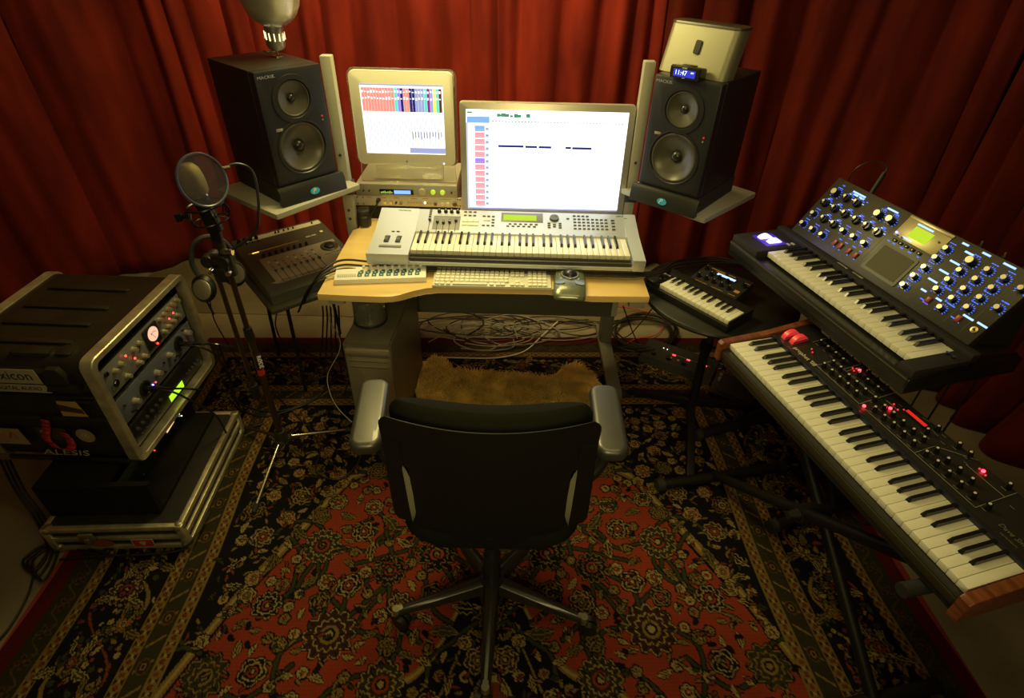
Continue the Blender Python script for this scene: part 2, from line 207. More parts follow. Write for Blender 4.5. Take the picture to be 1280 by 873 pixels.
def text(bm, s, size, M, mi=0, align='CENTER', ext=.0004, sx=1., shear=0.):
    cu = bpy.data.curves.new('t', 'FONT'); cu.body = s; cu.size = size; cu.extrude = ext; cu.align_x = align; cu.align_y = 'CENTER'; cu.resolution_u = 2; cu.shear = shear
    o = bpy.data.objects.new('t', cu); COL.objects.link(o)
    dg = bpy.context.evaluated_depsgraph_get(); dg.update()
    me = bpy.data.meshes.new_from_object(o.evaluated_get(dg))
    vs = [bm.verts.new(M @ Vector((v.co.x*sx, v.co.y, v.co.z))) for v in me.vertices]
    for p in me.polygons:
        try:
            f = bm.faces.new([vs[i] for i in p.vertices]); f.material_index = mi
        except ValueError: pass
    bpy.data.objects.remove(o); bpy.data.meshes.remove(me); bpy.data.curves.remove(cu)
RX90 = Matrix.Rotation(pi/2, 4, 'X')          # text plane facing local -y
def T(x, y, z): return Matrix.Translation(Vector((x, y, z)))
def boolean_cut(me, cutter):
    a = bpy.data.objects.new('a', me); b = bpy.data.objects.new('b', cutter); COL.objects.link(a); COL.objects.link(b)
    m = a.modifiers.new('cut', 'BOOLEAN'); m.object = b; m.operation = 'DIFFERENCE'; m.solver = 'EXACT'
    dg = bpy.context.evaluated_depsgraph_get(); dg.update()
    out = bpy.data.meshes.new_from_object(a.evaluated_get(dg)); bpy.data.objects.remove(a); bpy.data.objects.remove(b); bpy.data.meshes.remove(cutter)
    return out
def pad(bm, w, l, r, z0, z1, e, M=None, steps=6, mi=0):
    M = M or Matrix(); prev = None; n = None; lev = []
    for k in range(steps+1): a = pi/2*k/steps; lev.append((e*(1-sin(a)), z0+e*(1-cos(a))))
    for k in range(steps+1): a = pi/2*k/steps; lev.append((e*(1-cos(a)), z1-e*(1-sin(a))))
    for (ins, z) in lev:
        P = rrect(w-2*ins, l-2*ins, max(r-ins, .002), 6); R = [bm.verts.new(M @ Vector((x, y, z))) for x, y in P]
        if prev:
            for k in range(len(R)): bm.faces.new((prev[k], prev[(k+1) % len(R)], R[(k+1) % len(R)], R[k]))
        else: bm.faces.new(R[::-1])
        prev = R
    bm.faces.new(prev)
def struct(name, bm, m, smooth=35): return tag(obj(name, bm, m, smooth=smooth), kind='structure')

# ------------------------------------------------------------------ camera
cam = bpy.data.cameras.new('camera'); co = bpy.data.objects.new('camera', cam); COL.objects.link(co)
cam.sensor_width = 36; cam.sensor_fit = 'HORIZONTAL'; cam.lens = 705.994/1280*36; cam.clip_start = .05
cam.shift_y = -10/1280
pit = .63567; rol = .02615
co.rotation_mode = 'XYZ'
Mc = Matrix.Rotation(pi/2-pit, 4, 'X')
co.matrix_world = Matrix.Translation((0, 0, 1.836)) @ Mc @ Matrix.Rotation(rol, 4, 'Z')
SC.camera = co

# ------------------------------------------------------------------ room shell
FLOORM = mat('bare_concrete_floor', (.20, .165, .105), .7, bump=.4, bscale=30, var=.28, vscale=3.5)
bm = nb(); bx(bm, -4.2, 3.4, -2.4, 4.2, -.06, 0); struct('floor', bm, FLOORM)
bm = nb(); bx(bm, -2.3, 2.0, 2.68, 4.0, 0, .004); struct('trim_1', bm, mat('darker_floor_slab', (.15, .118, .065), .75, var=.25, vscale=4))
WALL = mat('warm_grey_wall', (.3, .25, .19), .8, bump=.2, bscale=40)
bm = nb(); bx(bm, -4.2, 3.4, 4.2, 4.3, -.06, 2.75); struct('wall_back', bm, WALL)
bm = nb(); bx(bm, -4.3, -4.2, -2.4, 4.3, -.06, 2.75); struct('wall_left', bm, WALL)
bm = nb(); bx(bm, 3.4, 3.5, -2.4, 4.3, -.06, 2.75); struct('wall_right', bm, WALL)
bm = nb(); bx(bm, -4.3, 3.5, -2.5, -2.4, -.06, 2.75); struct('wall_front', bm, WALL)
bm = nb(); bx(bm, -4.3, 3.5, -2.5, 4.3, 2.7, 2.8); struct('ceiling', bm, mat('dim_ceiling', (.25, .22, .16), .8))

# ------------------------------------------------------------------ curtains
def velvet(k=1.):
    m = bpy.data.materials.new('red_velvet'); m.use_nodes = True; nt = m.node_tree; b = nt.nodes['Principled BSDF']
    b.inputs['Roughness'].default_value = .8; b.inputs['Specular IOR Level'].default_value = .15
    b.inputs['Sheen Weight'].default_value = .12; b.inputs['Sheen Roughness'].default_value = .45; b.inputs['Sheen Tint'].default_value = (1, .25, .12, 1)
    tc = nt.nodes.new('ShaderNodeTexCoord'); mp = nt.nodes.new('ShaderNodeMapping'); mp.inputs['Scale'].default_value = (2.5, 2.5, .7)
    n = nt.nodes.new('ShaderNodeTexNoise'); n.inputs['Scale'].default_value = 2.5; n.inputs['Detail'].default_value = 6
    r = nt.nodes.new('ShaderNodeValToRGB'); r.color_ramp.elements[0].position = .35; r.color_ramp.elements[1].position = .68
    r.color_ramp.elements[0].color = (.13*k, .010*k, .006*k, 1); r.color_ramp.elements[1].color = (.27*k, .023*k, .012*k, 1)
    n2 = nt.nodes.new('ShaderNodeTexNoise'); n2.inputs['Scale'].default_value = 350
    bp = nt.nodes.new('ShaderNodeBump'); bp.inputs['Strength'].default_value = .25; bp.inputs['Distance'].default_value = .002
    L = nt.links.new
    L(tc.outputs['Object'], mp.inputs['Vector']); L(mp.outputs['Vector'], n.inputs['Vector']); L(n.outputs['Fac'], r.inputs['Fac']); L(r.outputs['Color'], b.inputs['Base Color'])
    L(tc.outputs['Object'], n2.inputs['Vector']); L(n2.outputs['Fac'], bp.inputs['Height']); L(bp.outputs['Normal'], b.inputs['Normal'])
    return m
VEL = velvet(); VEL_SHADED = velvet(.55); VEL_HALF_SHADED = velvet(.8)  # one velvet; shade of the side curtains is put into darker copies
def curtain(name, label, pts, seed, amp=.055, lam=.22, flare=None, z0=.0, vm=None):
    rd = random.Random(seed)
    P = smooth_path([(x, y, 0) for x, y in pts], 60)
    S = [0]
    for i in range(1, len(P)): S.append(S[-1]+(P[i]-P[i-1]).length)
    tot = S[-1]; n = int(tot/.011); me_pts = []
    ks = []; s = 0
    while s < tot:                                  # individual folds of different width and depth
        w = lam*rd.uniform(.55, 1.5); ks.append((s, w, amp*rd.uniform(.45, 1.25)*(w/lam)**.5, rd.uniform(-.25, .25), rd.uniform(-.06, .06))); s += w
    NZ = 26; bm = nb(); rows = []
    j = 0; fi = 0
    for i in range(n+1):
        s = tot*i/n
        while j < len(S)-2 and S[j+1] < s: j += 1
        t = (s-S[j])/max(S[j+1]-S[j], 1e-6); p = P[j].lerp(P[j+1], min(t, 1)); d = (P[j+1]-P[j]).normalized(); nrm = Vector((d.y, -d.x, 0))
        while fi < len(ks)-1 and ks[fi+1][0] < s: fi += 1
        a, w, A, sk, dr = ks[fi]; q = min(max((s-a)/w, 0), 1)
        col = []
        for k in range(NZ+1):
            z = z0+(2.66-z0)*(k/NZ)
            qq = min(max(q+(sk+dr*sin(z*2.1+a*7))*sin(pi*q)*.35, 0), 1)
            off = A*(sin(pi*qq)**1.25)*(1.25-.22*z)+.018*sin(s*3.1+z*.8)+.008*sin(s*21+z*1.7+seed)+.004*sin(s*57+z*2.5)
            lat = .02*sin(z*1.3+a*5)
            fl = (flare or 0)*max(0, (.5-z)/.5)**2
            pos = p+nrm*(off+fl)+d*lat
            zz = z
            if k == 0: zz = z0+.012*sin(s*9)**2
            col.append(bm.verts.new((pos.x, pos.y, zz)))
        rows.append(col)
    for i in range(n):
        for k in range(NZ): bm.faces.new((rows[i][k], rows[i+1][k], rows[i+1][k+1], rows[i][k+1]))
    o = obj(name, bm, vm or VEL, smooth=0)
    o.data.shade_smooth()
    sol = o.modifiers.new('cloth', 'SOLIDIFY'); sol.thickness = .004
    return tag(o, label, 'curtain', 'red velvet curtains around the studio')
curtain('curtain', 'half shaded red velvet curtain hanging in broad slanting folds behind the rack cases on the left', [(-3.7, .2), (-3.6, 1.0), (-3.35, 1.9), (-2.98, 2.65), (-2.4, 3.15), (-1.95, 3.36)], 3, .075, .30, vm=VEL_HALF_SHADED)
curtain('curtain', 'bright red velvet curtain with fine folds behind the desk and computer screens', [(-1.98, 3.33), (-1.0, 3.44), (0, 3.46), (.75, 3.44)], 8, .065, .17)
curtain('curtain', 'shadowed red velvet curtain behind the right loudspeaker and round table', [(.72, 3.46), (1.3, 3.36), (1.8, 3.06), (2.12, 2.66)], 5, .085, .20, vm=VEL_SHADED)
curtain('curtain', 'deeply shaded red velvet curtain pooling on the floor behind the two large synthesizers', [(2.14, 2.68), (2.24, 2.3), (2.32, 1.9), (2.36, 1.5), (2.48, .9), (2.6, .2)], 14, .095, .22, flare=.12, vm=VEL_SHADED)
# ------------------------------------------------------------------ oriental rug
def make_rug():
    W, Lr, cell = 2.994, 2.95, .0038
    nx = int(W/cell)+1; ny = int(Lr/cell)+1
    RED = (.40, .056, .022); NAVY = (.008, .006, .010); OLV = (.050, .040, .014); CRM = (.50, .36, .13); GLD = (.30, .19, .05); EDG = (.14, .012, .010); ORG = (.26, .055, .018); GRN = (.055, .058, .016); BRN = (.06, .02, .01)
    img = np.zeros((ny, nx, 3), np.float32); ux = np.arange(nx)*cell; vy = np.arange(ny)*cell
    U, V = np.meshgrid(ux, vy)
    rs = np.random.RandomState(5)
    dl = np.minimum(U, W-U); d = np.minimum(dl, V)
    def noise(sc, seed):
        r = np.random.RandomState(seed); g = r.rand(int(Lr/sc)+4, int(W/sc)+4); fx = U/sc; fy = V/sc
        ix = fx.astype(int); iy = fy.astype(int); tx = fx-ix; ty = fy-iy; tx = tx*tx*(3-2*tx); ty = ty*ty*(3-2*ty)
        return (g[iy, ix]*(1-tx)+g[iy, ix+1]*tx)*(1-ty)+(g[iy+1, ix]*(1-tx)+g[iy+1, ix+1]*tx)*ty
    cx = W/2+.02
    xs = np.abs(U-cx)
    # field regions
    img[:] = NAVY
    yb = 2.45-(2.504-.92)                                   # not used directly: v measured from the back edge
    sc = .035*np.abs(np.sin(xs*11))
    vb = .86+sc+1.05*np.clip((xs-.42)/.62, 0, 1.2)**1.6       # v of the red boundary
    inner = d > .53
    red = (V > vb) & inner
    img[red] = RED
    bd = np.abs(V-vb)/np.sqrt(1+(1.6*1.05/.62*np.clip((xs-.42)/.62, 0, 1.2)**.6)**2)
    img[(bd < .016) & inner] = GLD; img[(bd < .006) & inner] = CRM; img[(np.abs(bd-.022) < .005) & inner] = NAVY
    # medallion
    R = np.hypot(U-cx, (V-2.52)*.95); th = np.arctan2(U-cx, 2.52-V)
    mr = .72+.055*np.abs(np.sin(th*6))+.32*np.exp(-(th/.16)**2)+.06*np.exp(-((np.abs(th)-.5)/.12)**2)
    md = mr-R
    img[md > 0] = NAVY; img[np.abs(md) < .012] = GLD; img[np.abs(md) < .005] = CRM; img[(np.abs(md-.12) < .006)] = GLD
    img[(md > .30)] = ORG; img[np.abs(md-.30) < .01] = CRM
    def put(mask, sl, c): img[sl][mask] = c
    def win(x, y, r):
        i0 = max(int((x-r)/cell), 0); i1 = min(int((x+r)/cell)+2, nx); j0 = max(int((y-r)/cell), 0); j1 = min(int((y+r)/cell)+2, ny)
        if i1 <= i0 or j1 <= j0: return None
        return (slice(j0, j1), slice(i0, i1))
    def flower(x, y, R0, petals, cols, rot=0., el=1.):
        sl = win(x, y, R0*1.2)
        if sl is None: return
        dx = U[sl]-x; dy = (V[sl]-y)/el; r = np.hypot(dx, dy); a = np.arctan2(dy, dx)+rot
        e = R0*(.78+.22*np.abs(np.cos(a*petals/2)))
        put(r < e+.005, sl, NAVY); put(r < e, sl, cols[0]); put(r < e-.0045, sl, cols[1])
        e2 = R0*.62*(.8+.2*np.abs(np.cos(a*petals/2+.5)))
        put(np.abs(r-e2) < .0026, sl, cols[0])
        put((np.abs(np.sin(a*petals/2)) < .12) & (r < e) & (r > R0*.35), sl, NAVY)
        put(r < R0*.36, sl, cols[2]); put(r < R0*.24, sl, NAVY); put(r < R0*.14, sl, cols[0])
    def leaf(x, y, L, w, ang, c0, c1):
        sl = win(x, y, L*1.1)
        if sl is None: return
        dx = U[sl]-x; dy = V[sl]-y; a = dx*cos(ang)+dy*sin(ang); b = -dx*sin(ang)+dy*cos(ang)
        t = a/L; b = b-.35*w*np.sin(np.clip(t, 0, 1)*pi)*1.4
        hw = w*np.sin(np.clip(t, 0, 1)*pi)**.8*(1+.22*np.sin(t*26))
        ok = (t > 0) & (t < 1)
        put(ok & (np.abs(b) < hw+.004), sl, NAVY); put(ok & (np.abs(b) < hw), sl, c0); put(ok & (np.abs(b) < hw-.0038), sl, c1); put(ok & (np.abs(b) < .0018), sl, c0)
    def line(pts, w, c, w2=0, c2=None):
        P = [p for p in smooth_path([(x, y, 0) for x, y in pts], 14)]
        for wd, cc in ((w2, c2), (w, c)):
            if not wd: continue
            for p, q in zip(P[:-1], P[1:]):
                m = ((p.x+q.x)/2, (p.y+q.y)/2); L = (q-p).length
                sl = win(m[0], m[1], L/2+wd+.005)
                if sl is None: continue
                ex, ey = q.x-p.x, q.y-p.y; LL = max(ex*ex+ey*ey, 1e-9)
                t = np.clip(((U[sl]-p.x)*ex+(V[sl]-p.y)*ey)/LL, 0, 1)
                put(np.hypot(U[sl]-p.x-t*ex, V[sl]-p.y-t*ey) < wd, sl, cc)
    PAL = [(CRM, NAVY, RED), (GLD, NAVY, CRM), (CRM, OLV, RED), (GLD, OLV, GLD), (CRM, BRN, GLD), (GLD, NAVY, RED)]
    def both(f, x, *a, mirror_rot=None):
        f(x, *a); f(2*cx-x, *a)
    # vines + flowers in the field, mirrored
    placed = []
    def free(x, y, r):
        for (a, b, c) in placed:
            if hypot(a-x, b-y) < (c+r)*.95: return False
        return True
    rr = random.Random(21)
    big = [(.0, .95, .075), (.30, 1.02, .075), (.62, 1.28, .07), (.86, 1.72, .07), (.52, 1.6, .085), (.2, 1.32, .07), (.62, 2.02, .08), (.92, 2.2, .075), (.33, 1.75, .07), (.0, 1.55, .05), (.8, 2.55, .08), (.36, 1.38, .06), (.75, 1.5, .05), (.16, 1.12, .045)]
    def inred(x, y):
        xa = abs(x-cx); i = min(max(int(x/cell), 0), nx-1); j = min(max(int(y/cell), 0), ny-1); return bool(red[j, i])
    for i, (x, y, r) in enumerate(big):                       # stems first
        for k in range(3):
            a = rr.uniform(0, 2*pi); pts = [(cx+x, y)]; 
            for q in range(4):
                a += rr.uniform(-.2, .9); pts.append((pts[-1][0]+.075*cos(a), pts[-1][1]+.075*sin(a)))
            line(pts, .006, GRN, .010, NAVY); line([(2*cx-u, v) for u, v in pts], .006, GRN, .010, NAVY)
    for i, (x, y, r) in enumerate(big):
        placed.append((cx+x, y, r)); both(lambda X, *a: flower(X, *a), cx+x, y, r, 10+2*(i % 3), PAL[i % 6])
    cnt = 0
    for t in range(9000):
        x = cx+rr.uniform(0, 1.0); y = rr.uniform(.56, 2.9); r = rr.choice((.018, .024, .03, .036, .044))
        if x > W-.55: continue
        if not free(x, y, r*1.12): continue
        placed.append((x, y, r)); cnt += 1; c = PAL[rr.randrange(6)]; k = rr.random()
        if not inred(x, y) and k < .35: c = (CRM, ORG, GLD)
        if k < .5: both(lambda X, *a: flower(X, *a), x, y, r, rr.choice((5, 6, 8)), c, rr.uniform(0, 3))
        else:
            a = rr.uniform(0, 2*pi); cc = rr.choice(((CRM, GLD), (GLD, OLV), (CRM, NAVY), (GLD, GRN), (CRM, BRN)))
            leaf(x-r*cos(a), y-r*sin(a), 2*r*1.1, r*.42, a, *cc); leaf(2*cx-x+r*cos(a), y-r*sin(a), 2*r*1.1, r*.42, pi-a, *cc)
    # borders
    along = np.where((V < dl), U, V)
    def band(a, b, c): img[(d >= a) & (d < b)] = c
    band(0, .055, EDG)
    band(.055, .135, OLV)
    per = .09; ph = (along % per)/per-.5
    DG = (.13, .085, .028); aa = np.arctan2(d-.095, ph*per); rr_ = np.hypot(ph*per, d-.095); e_ = .020+.006*np.cos(aa*5)
    img[(rr_ < e_) & (d < .135) & (d > .055)] = DG; img[(rr_ < e_-.005) & (d < .135)] = BRN; img[(rr_ < .006)] = DG
    zg = np.abs((along*1.0+.0) % per-per*.0); img[(np.abs(d-.095-.02*np.sin(along*2*np.pi/per)) < .003) & (d > .06) & (d < .13)] = DG
    def pearls(a, b, p):
        band(a, b, BRN); c = (a+b)/2; q = (along % p)-p/2
        r = np.hypot(q, d-c)
        img[(np.abs(r-.0115) < .004) & (d >= a) & (d < b)] = GLD; img[(r < .006) & (d >= a) & (d < b)] = ORG
        img[(np.abs(d-a) < .003) | (np.abs(d-b) < .003)] = GLD
        q2 = ((along+p/2) % p)-p/2; img[(np.hypot(q2, d-c) < .005) & (d >= a) & (d < b)] = CRM
    pearls(.135, .170, .036)
    band(.170, .395, NAVY)
    w = .085*np.sin(along*2*pi/.46)
    img[(np.abs(d-.2825-w) < .007) & (d > .175) & (d < .39)] = GLD
    img[(np.abs(d-.2825+w) < .005) & (d > .175) & (d < .39)] = ORG
    pearls(.395, .430, .036)
    band(.430, .495, OLV)
    zz = np.abs(((along*1.0+(d-.46)*.8) % .075)-.0375); img[(zz < .0045) & (np.abs(d-.462) < .022)] = GLD
    q = ((along+.0375) % .15)-.075; m = np.hypot(q*.8, d-.462); img[m < .020] = DG; img[m < .016] = BRN; img[m < .009] = GLD; img[m < .005] = NAVY
    pearls(.495, .530, .036)
    # palmettes in the main border, drawn along each side
    for side in range(3):
        n = int((Lr if side < 2 else W)/.115)
        for i in range(n):
            s = .06+i*.115; t = .2825+(.045 if i % 2 else -.045)*(1 if i % 4 else .2); r = (.058, .03, .045, .03)[i % 4]
            x, y = ((t, s) if side == 0 else (W-t, s) if side == 1 else (s, t))
            if side == 2 and (x < .42 or x > W-.42): continue
            if side < 2 and y < .2: continue
            flower(x, y, r, (12, 6, 8, 6)[i % 4], ((CRM, BRN, ORG), (GLD, ORG, CRM), (GLD, OLV, RED), (CRM, NAVY, GLD))[i % 4])
            for k in (-1, 1):
                a = (0 if side == 2 else pi/2)+k*.7; cc = ((CRM, GRN), (GLD, OLV))[i % 2]
                leaf(x+cos(a)*r*.6, y+sin(a)*r*.6, .07, .014, a+k*.5, *cc); leaf(x-cos(a)*r*.6, y-sin(a)*r*.6, .06, .012, a+pi-k*.5, *cc)
    for t in range(2500):
        side = rr.random(); s = rr.uniform(0, Lr); dd = rr.uniform(.19, .38)
        x, y = (dd, s) if side < .35 else (W-dd, s) if side < .7 else (rr.uniform(.2, W-.2), dd)
        j = min(int(y/cell), ny-1); i = min(int(x/cell), nx-1)
        if img[j, i].sum() < .03 and d[j, i] > .185 and d[j, i] < .38:
            c = rr.choice((GLD, ORG, CRM, GRN, GLD, GRN)); r = rr.uniform(.005, .010)
            if rr.random() < .5: leaf(x, y, r*3.6, r*.8, rr.uniform(0, 6.28), c, c)
            else: flower(x, y, r*1.2, 5, (c, NAVY, c))
    for t in range(5000):                                    # tendrils filling the dark ground
        x = rr.uniform(.55, W-.55); y = rr.uniform(.55, Lr-.02); j = int(y/cell); i = int(x/cell)
        if img[j, i].sum() < .03:
            c = rr.choice((GLD, ORG, GRN, GLD)); a = rr.uniform(0, 6.28); leaf(x, y, .026, .004, a, c, c)
        elif red[j, i] and rr.random() < .12 and abs(img[j, i][0]-RED[0]) < .01:
            a = rr.uniform(0, 6.28); leaf(x, y, .03, .005, a, NAVY, GRN)
    wear = .82+.36*noise(.35, 3)*1.0-.1*noise(.05, 9)
    img *= .44*wear[..., None]*(.93+.14*rs.rand(ny, nx, 1))
    img *= (.95+.1*(np.arange(ny) % 3 == 0))[:, None, None]
    # mesh
    wob = .012*np.sin(V*3.1)+.008*np.sin(V*7.3+1)
    zr = .008+.0008*np.sin(U*9)*np.sin(V*7)
    co_ = np.stack([U-W/2-.022+wob*np.sign(U-cx)*np.clip(xs/1.5, 0, 1), 2.504-V, zr], -1).reshape(-1, 3).astype(np.float32)
    idx = np.arange(nx*ny).reshape(ny, nx)
    q = np.stack([idx[:-1, :-1], idx[1:, :-1], idx[1:, 1:], idx[:-1, 1:]], -1).reshape(-1, 4)
    me = bpy.data.meshes.new('rug')
    me.vertices.add(nx*ny); me.vertices.foreach_set('co', co_.ravel())
    me.loops.add(q.size); me.loops.foreach_set('vertex_index', q.ravel().astype(np.int32))
    me.polygons.add(len(q)); me.polygons.foreach_set('loop_start', (np.arange(len(q))*4).astype(np.int32)); me.polygons.foreach_set('loop_total', np.full(len(q), 4, np.int32))
    me.update(calc_edges=True)
    at = me.color_attributes.new('weave', 'FLOAT_COLOR', 'POINT')
    rgba = np.ones((nx*ny, 4), np.float32); rgba[:, :3] = img.reshape(-1, 3); at.data.foreach_set('color', rgba.ravel())
    m = bpy.data.materials.new('woven_wool_pile'); m.use_nodes = True; nt = m.node_tree; b = nt.nodes['Principled BSDF']
    b.inputs['Roughness'].default_value = .9; b.inputs['Specular IOR Level'].default_value = .12
    a = nt.nodes.new('ShaderNodeAttribute'); a.attribute_name = 'weave'; nt.links.new(a.outputs['Color'], b.inputs['Base Color'])
    tc = nt.nodes.new('ShaderNodeTexCoord'); n = nt.nodes.new('ShaderNodeTexNoise'); n.inputs['Scale'].default_value = 500
    bp = nt.nodes.new('ShaderNodeBump'); bp.inputs['Strength'].default_value = .35; bp.inputs['Distance'].default_value = .003
    nt.links.new(tc.outputs['Object'], n.inputs['Vector']); nt.links.new(n.outputs['Fac'], bp.inputs['Height']); nt.links.new(bp.outputs['Normal'], b.inputs['Normal'])
    me.materials.append(m); me.shade_smooth()
    root = thing('oriental_rug', 'large red and dark navy floral oriental rug covering the floor under the chair and stands', 'rug', (0, 0, 0), .043)
    link('pile', me, root)
    bm = nb(); bx(bm, -W/2-.02, W/2-.02, 2.504-Lr, 2.502, .0005, .0068, 0); obj('backing', bm, mat('rug_backing', (.2, .02, .015), .9), root)
make_rug()
# sheepskin
def make_fur():
    rd = random.Random(2)
    root = thing('sheepskin_rug', 'small shaggy golden brown sheepskin lying on the big rug under the desk', 'rug', (0, 0, .009))
    out = [(-.43, 1.72), (-.44, 1.95), (-.47, 2.10), (-.45, 2.22), (-.40, 2.28), (-.33, 2.25), (-.27, 2.19), (-.15, 2.17), (0, 2.19), (.1, 2.18), (.2, 2.17), (.28, 2.24), (.34, 2.25), (.40, 2.17), (.44, 2.08), (.52, 2.03), (.50, 1.95), (.42, 1.9), (.43, 1.72), (.2, 1.62), (-.2, 1.62)]
    bm = nb(); prism(bm, [(x*.97, 1.95+(y-1.95)*.97) for x, y in out], 0, .012); obj('hide', bm, mat('sheepskin_hide', (.16, .10, .03), .9), root)
    def inside(x, y):
        c = False; n = len(out)
        for i in range(n):
            x1, y1 = out[i]; x2, y2 = out[i-1]
            if (y1 > y) != (y2 > y) and x < (x2-x1)*(y-y1)/(y2-y1)+x1: c = not c
        return c
    bm = nb(); k = 0
    while k < 30000:
        x = rd.uniform(-.48, .54); y = rd.uniform(1.62, 2.3)
        if not inside(x, y): continue
        k += 1
        a = 2.2*sin(x*9+y*5)+1.6*cos(y*11-x*6)+rd.gauss(0, .5); L = rd.uniform(.022, .045); w = rd.uniform(.0012, .0022)
        dx, dy = cos(a), sin(a); h = rd.uniform(.012, .034)
        px, py = -dy*w, dx*w; m = .5
        p0 = bm.verts.new((x-px, y-py, .010)); p1 = bm.verts.new((x+px, y+py, .010))
        q0 = bm.verts.new((x+dx*L*.45-px, y+dy*L*.45-py, .010+h)); q1 = bm.verts.new((x+dx*L*.45+px, y+dy*L*.45+py, .010+h))
        t = bm.verts.new((x+dx*L, y+dy*L, .010+h*.75)); bm.faces.new((p0, p1, q1, q0)); bm.faces.new((q0, q1, t))
    o = obj('fleece', bm, mat('golden_fleece', (.78, .54, .16), .75, var=.35, vscale=14, spec=.3), root, smooth=0); o['kind'] = 'stuff'
make_fur()

# ------------------------------------------------------------------ desk
DTOP = mat('pale_maple_laminate', (.70, .50, .20), .35, var=.06, vscale=3, stretch=(1, 8, 1))
desk = thing('studio_desk', 'maple topped studio desk with concave front edge carrying screens and silver synthesizer', 'desk', (-.1, 2.0, 0))
def dl(pts): return [(x+.1, y-2.0) for x, y in pts]
bm = nb()
outline = [(-.714, 1.745), (-.60, 1.740), (-.48, 1.738), (-.44, 1.742), (-.41, 1.755), (-.37, 1.785), (-.33, 1.805), (-.28, 1.815), (-.1, 1.820), (.13, 1.826), (.17, 1.818), (.21, 1.800), (.25, 1.785), (.29, 1.780), (.40, 1.783), (.505, 1.786), (.505, 2.29), (.455, 2.30), (.455, 2.46), (-.20, 2.46), (-.22, 2.70), (-.69, 2.70), (-.69, 2.30), (-.714, 2.28)]
prism(bm, dl(outline), .712, .738, bev=.002); obj('desktop', bm, DTOP, desk)
bm = nb(); bx(bm, -.58, .58, .30, .32, .30, .70, .002); obj('modesty_panel', bm, mat('grey_green_panel', (.075, .075, .055), .6), desk)
for sx in (-.58, .60):
    bm = nb(); bx(bm, sx-.03, sx+.03, .44, .52, .03, .70, .006); bx(bm, sx-.035, sx+.035, .02, .60, .012, .045, .01); obj('leg', bm, mat('grey_metal_leg', (.16, .155, .12), .5, .3), desk)
for (x, y) in ((-.662, 1.80), (.47, 1.83)):
    bm = nb(); bx(bm, x+.1-.03, x+.1+.03, y-2.0-.02, y-2.0+.02, .672, .712, .003); obj('bracket', bm, mat('grey_bracket', (.3, .3, .27), .5), desk)
for x, top in ((-.724, 1.428), (.487, 1.437)):
    bm = nb(); bx(bm, x+.1-.021, x+.1+.021, .305, .347, .30, top, .003)
    p = obj('post', bm, GRYL, desk)
    for zz in (.78, .82, .90, 1.06):
        bmm = nb(); cyl(bmm, (x+.1, .3055, zz), (x+.1, .301, zz), .006, n=10); obj('bolt', bmm, GRYD, p)
# speaker shelves on the posts
for lab, cx_, cy_, yaw, tip in (('left', -.929, 2.224, .945, 1), ('right', .7245, 2.294, -.80, -1)):
    bm = nb()
    M = Matrix.Translation((cx_+.1, cy_-2.0, 0)) @ Matrix.Rotation(yaw, 4, 'Z')
    prism(bm, rrect(.40, .40, .006), .932, .952, M, bev=.0015)
    obj('speaker_shelf', bm, GRYL, desk)
    bm = nb(); px_ = (-.724 if tip > 0 else .487)
    cyl(bm, (px_+.1, .326, .90), (cx_+.1, cy_-2.0, .925), .012, n=8); bx(bm, px_+.1-.03, px_+.1+.03, .30, .352, .89, .945, .003); obj('shelf_bracket', bm, GRYD, desk)

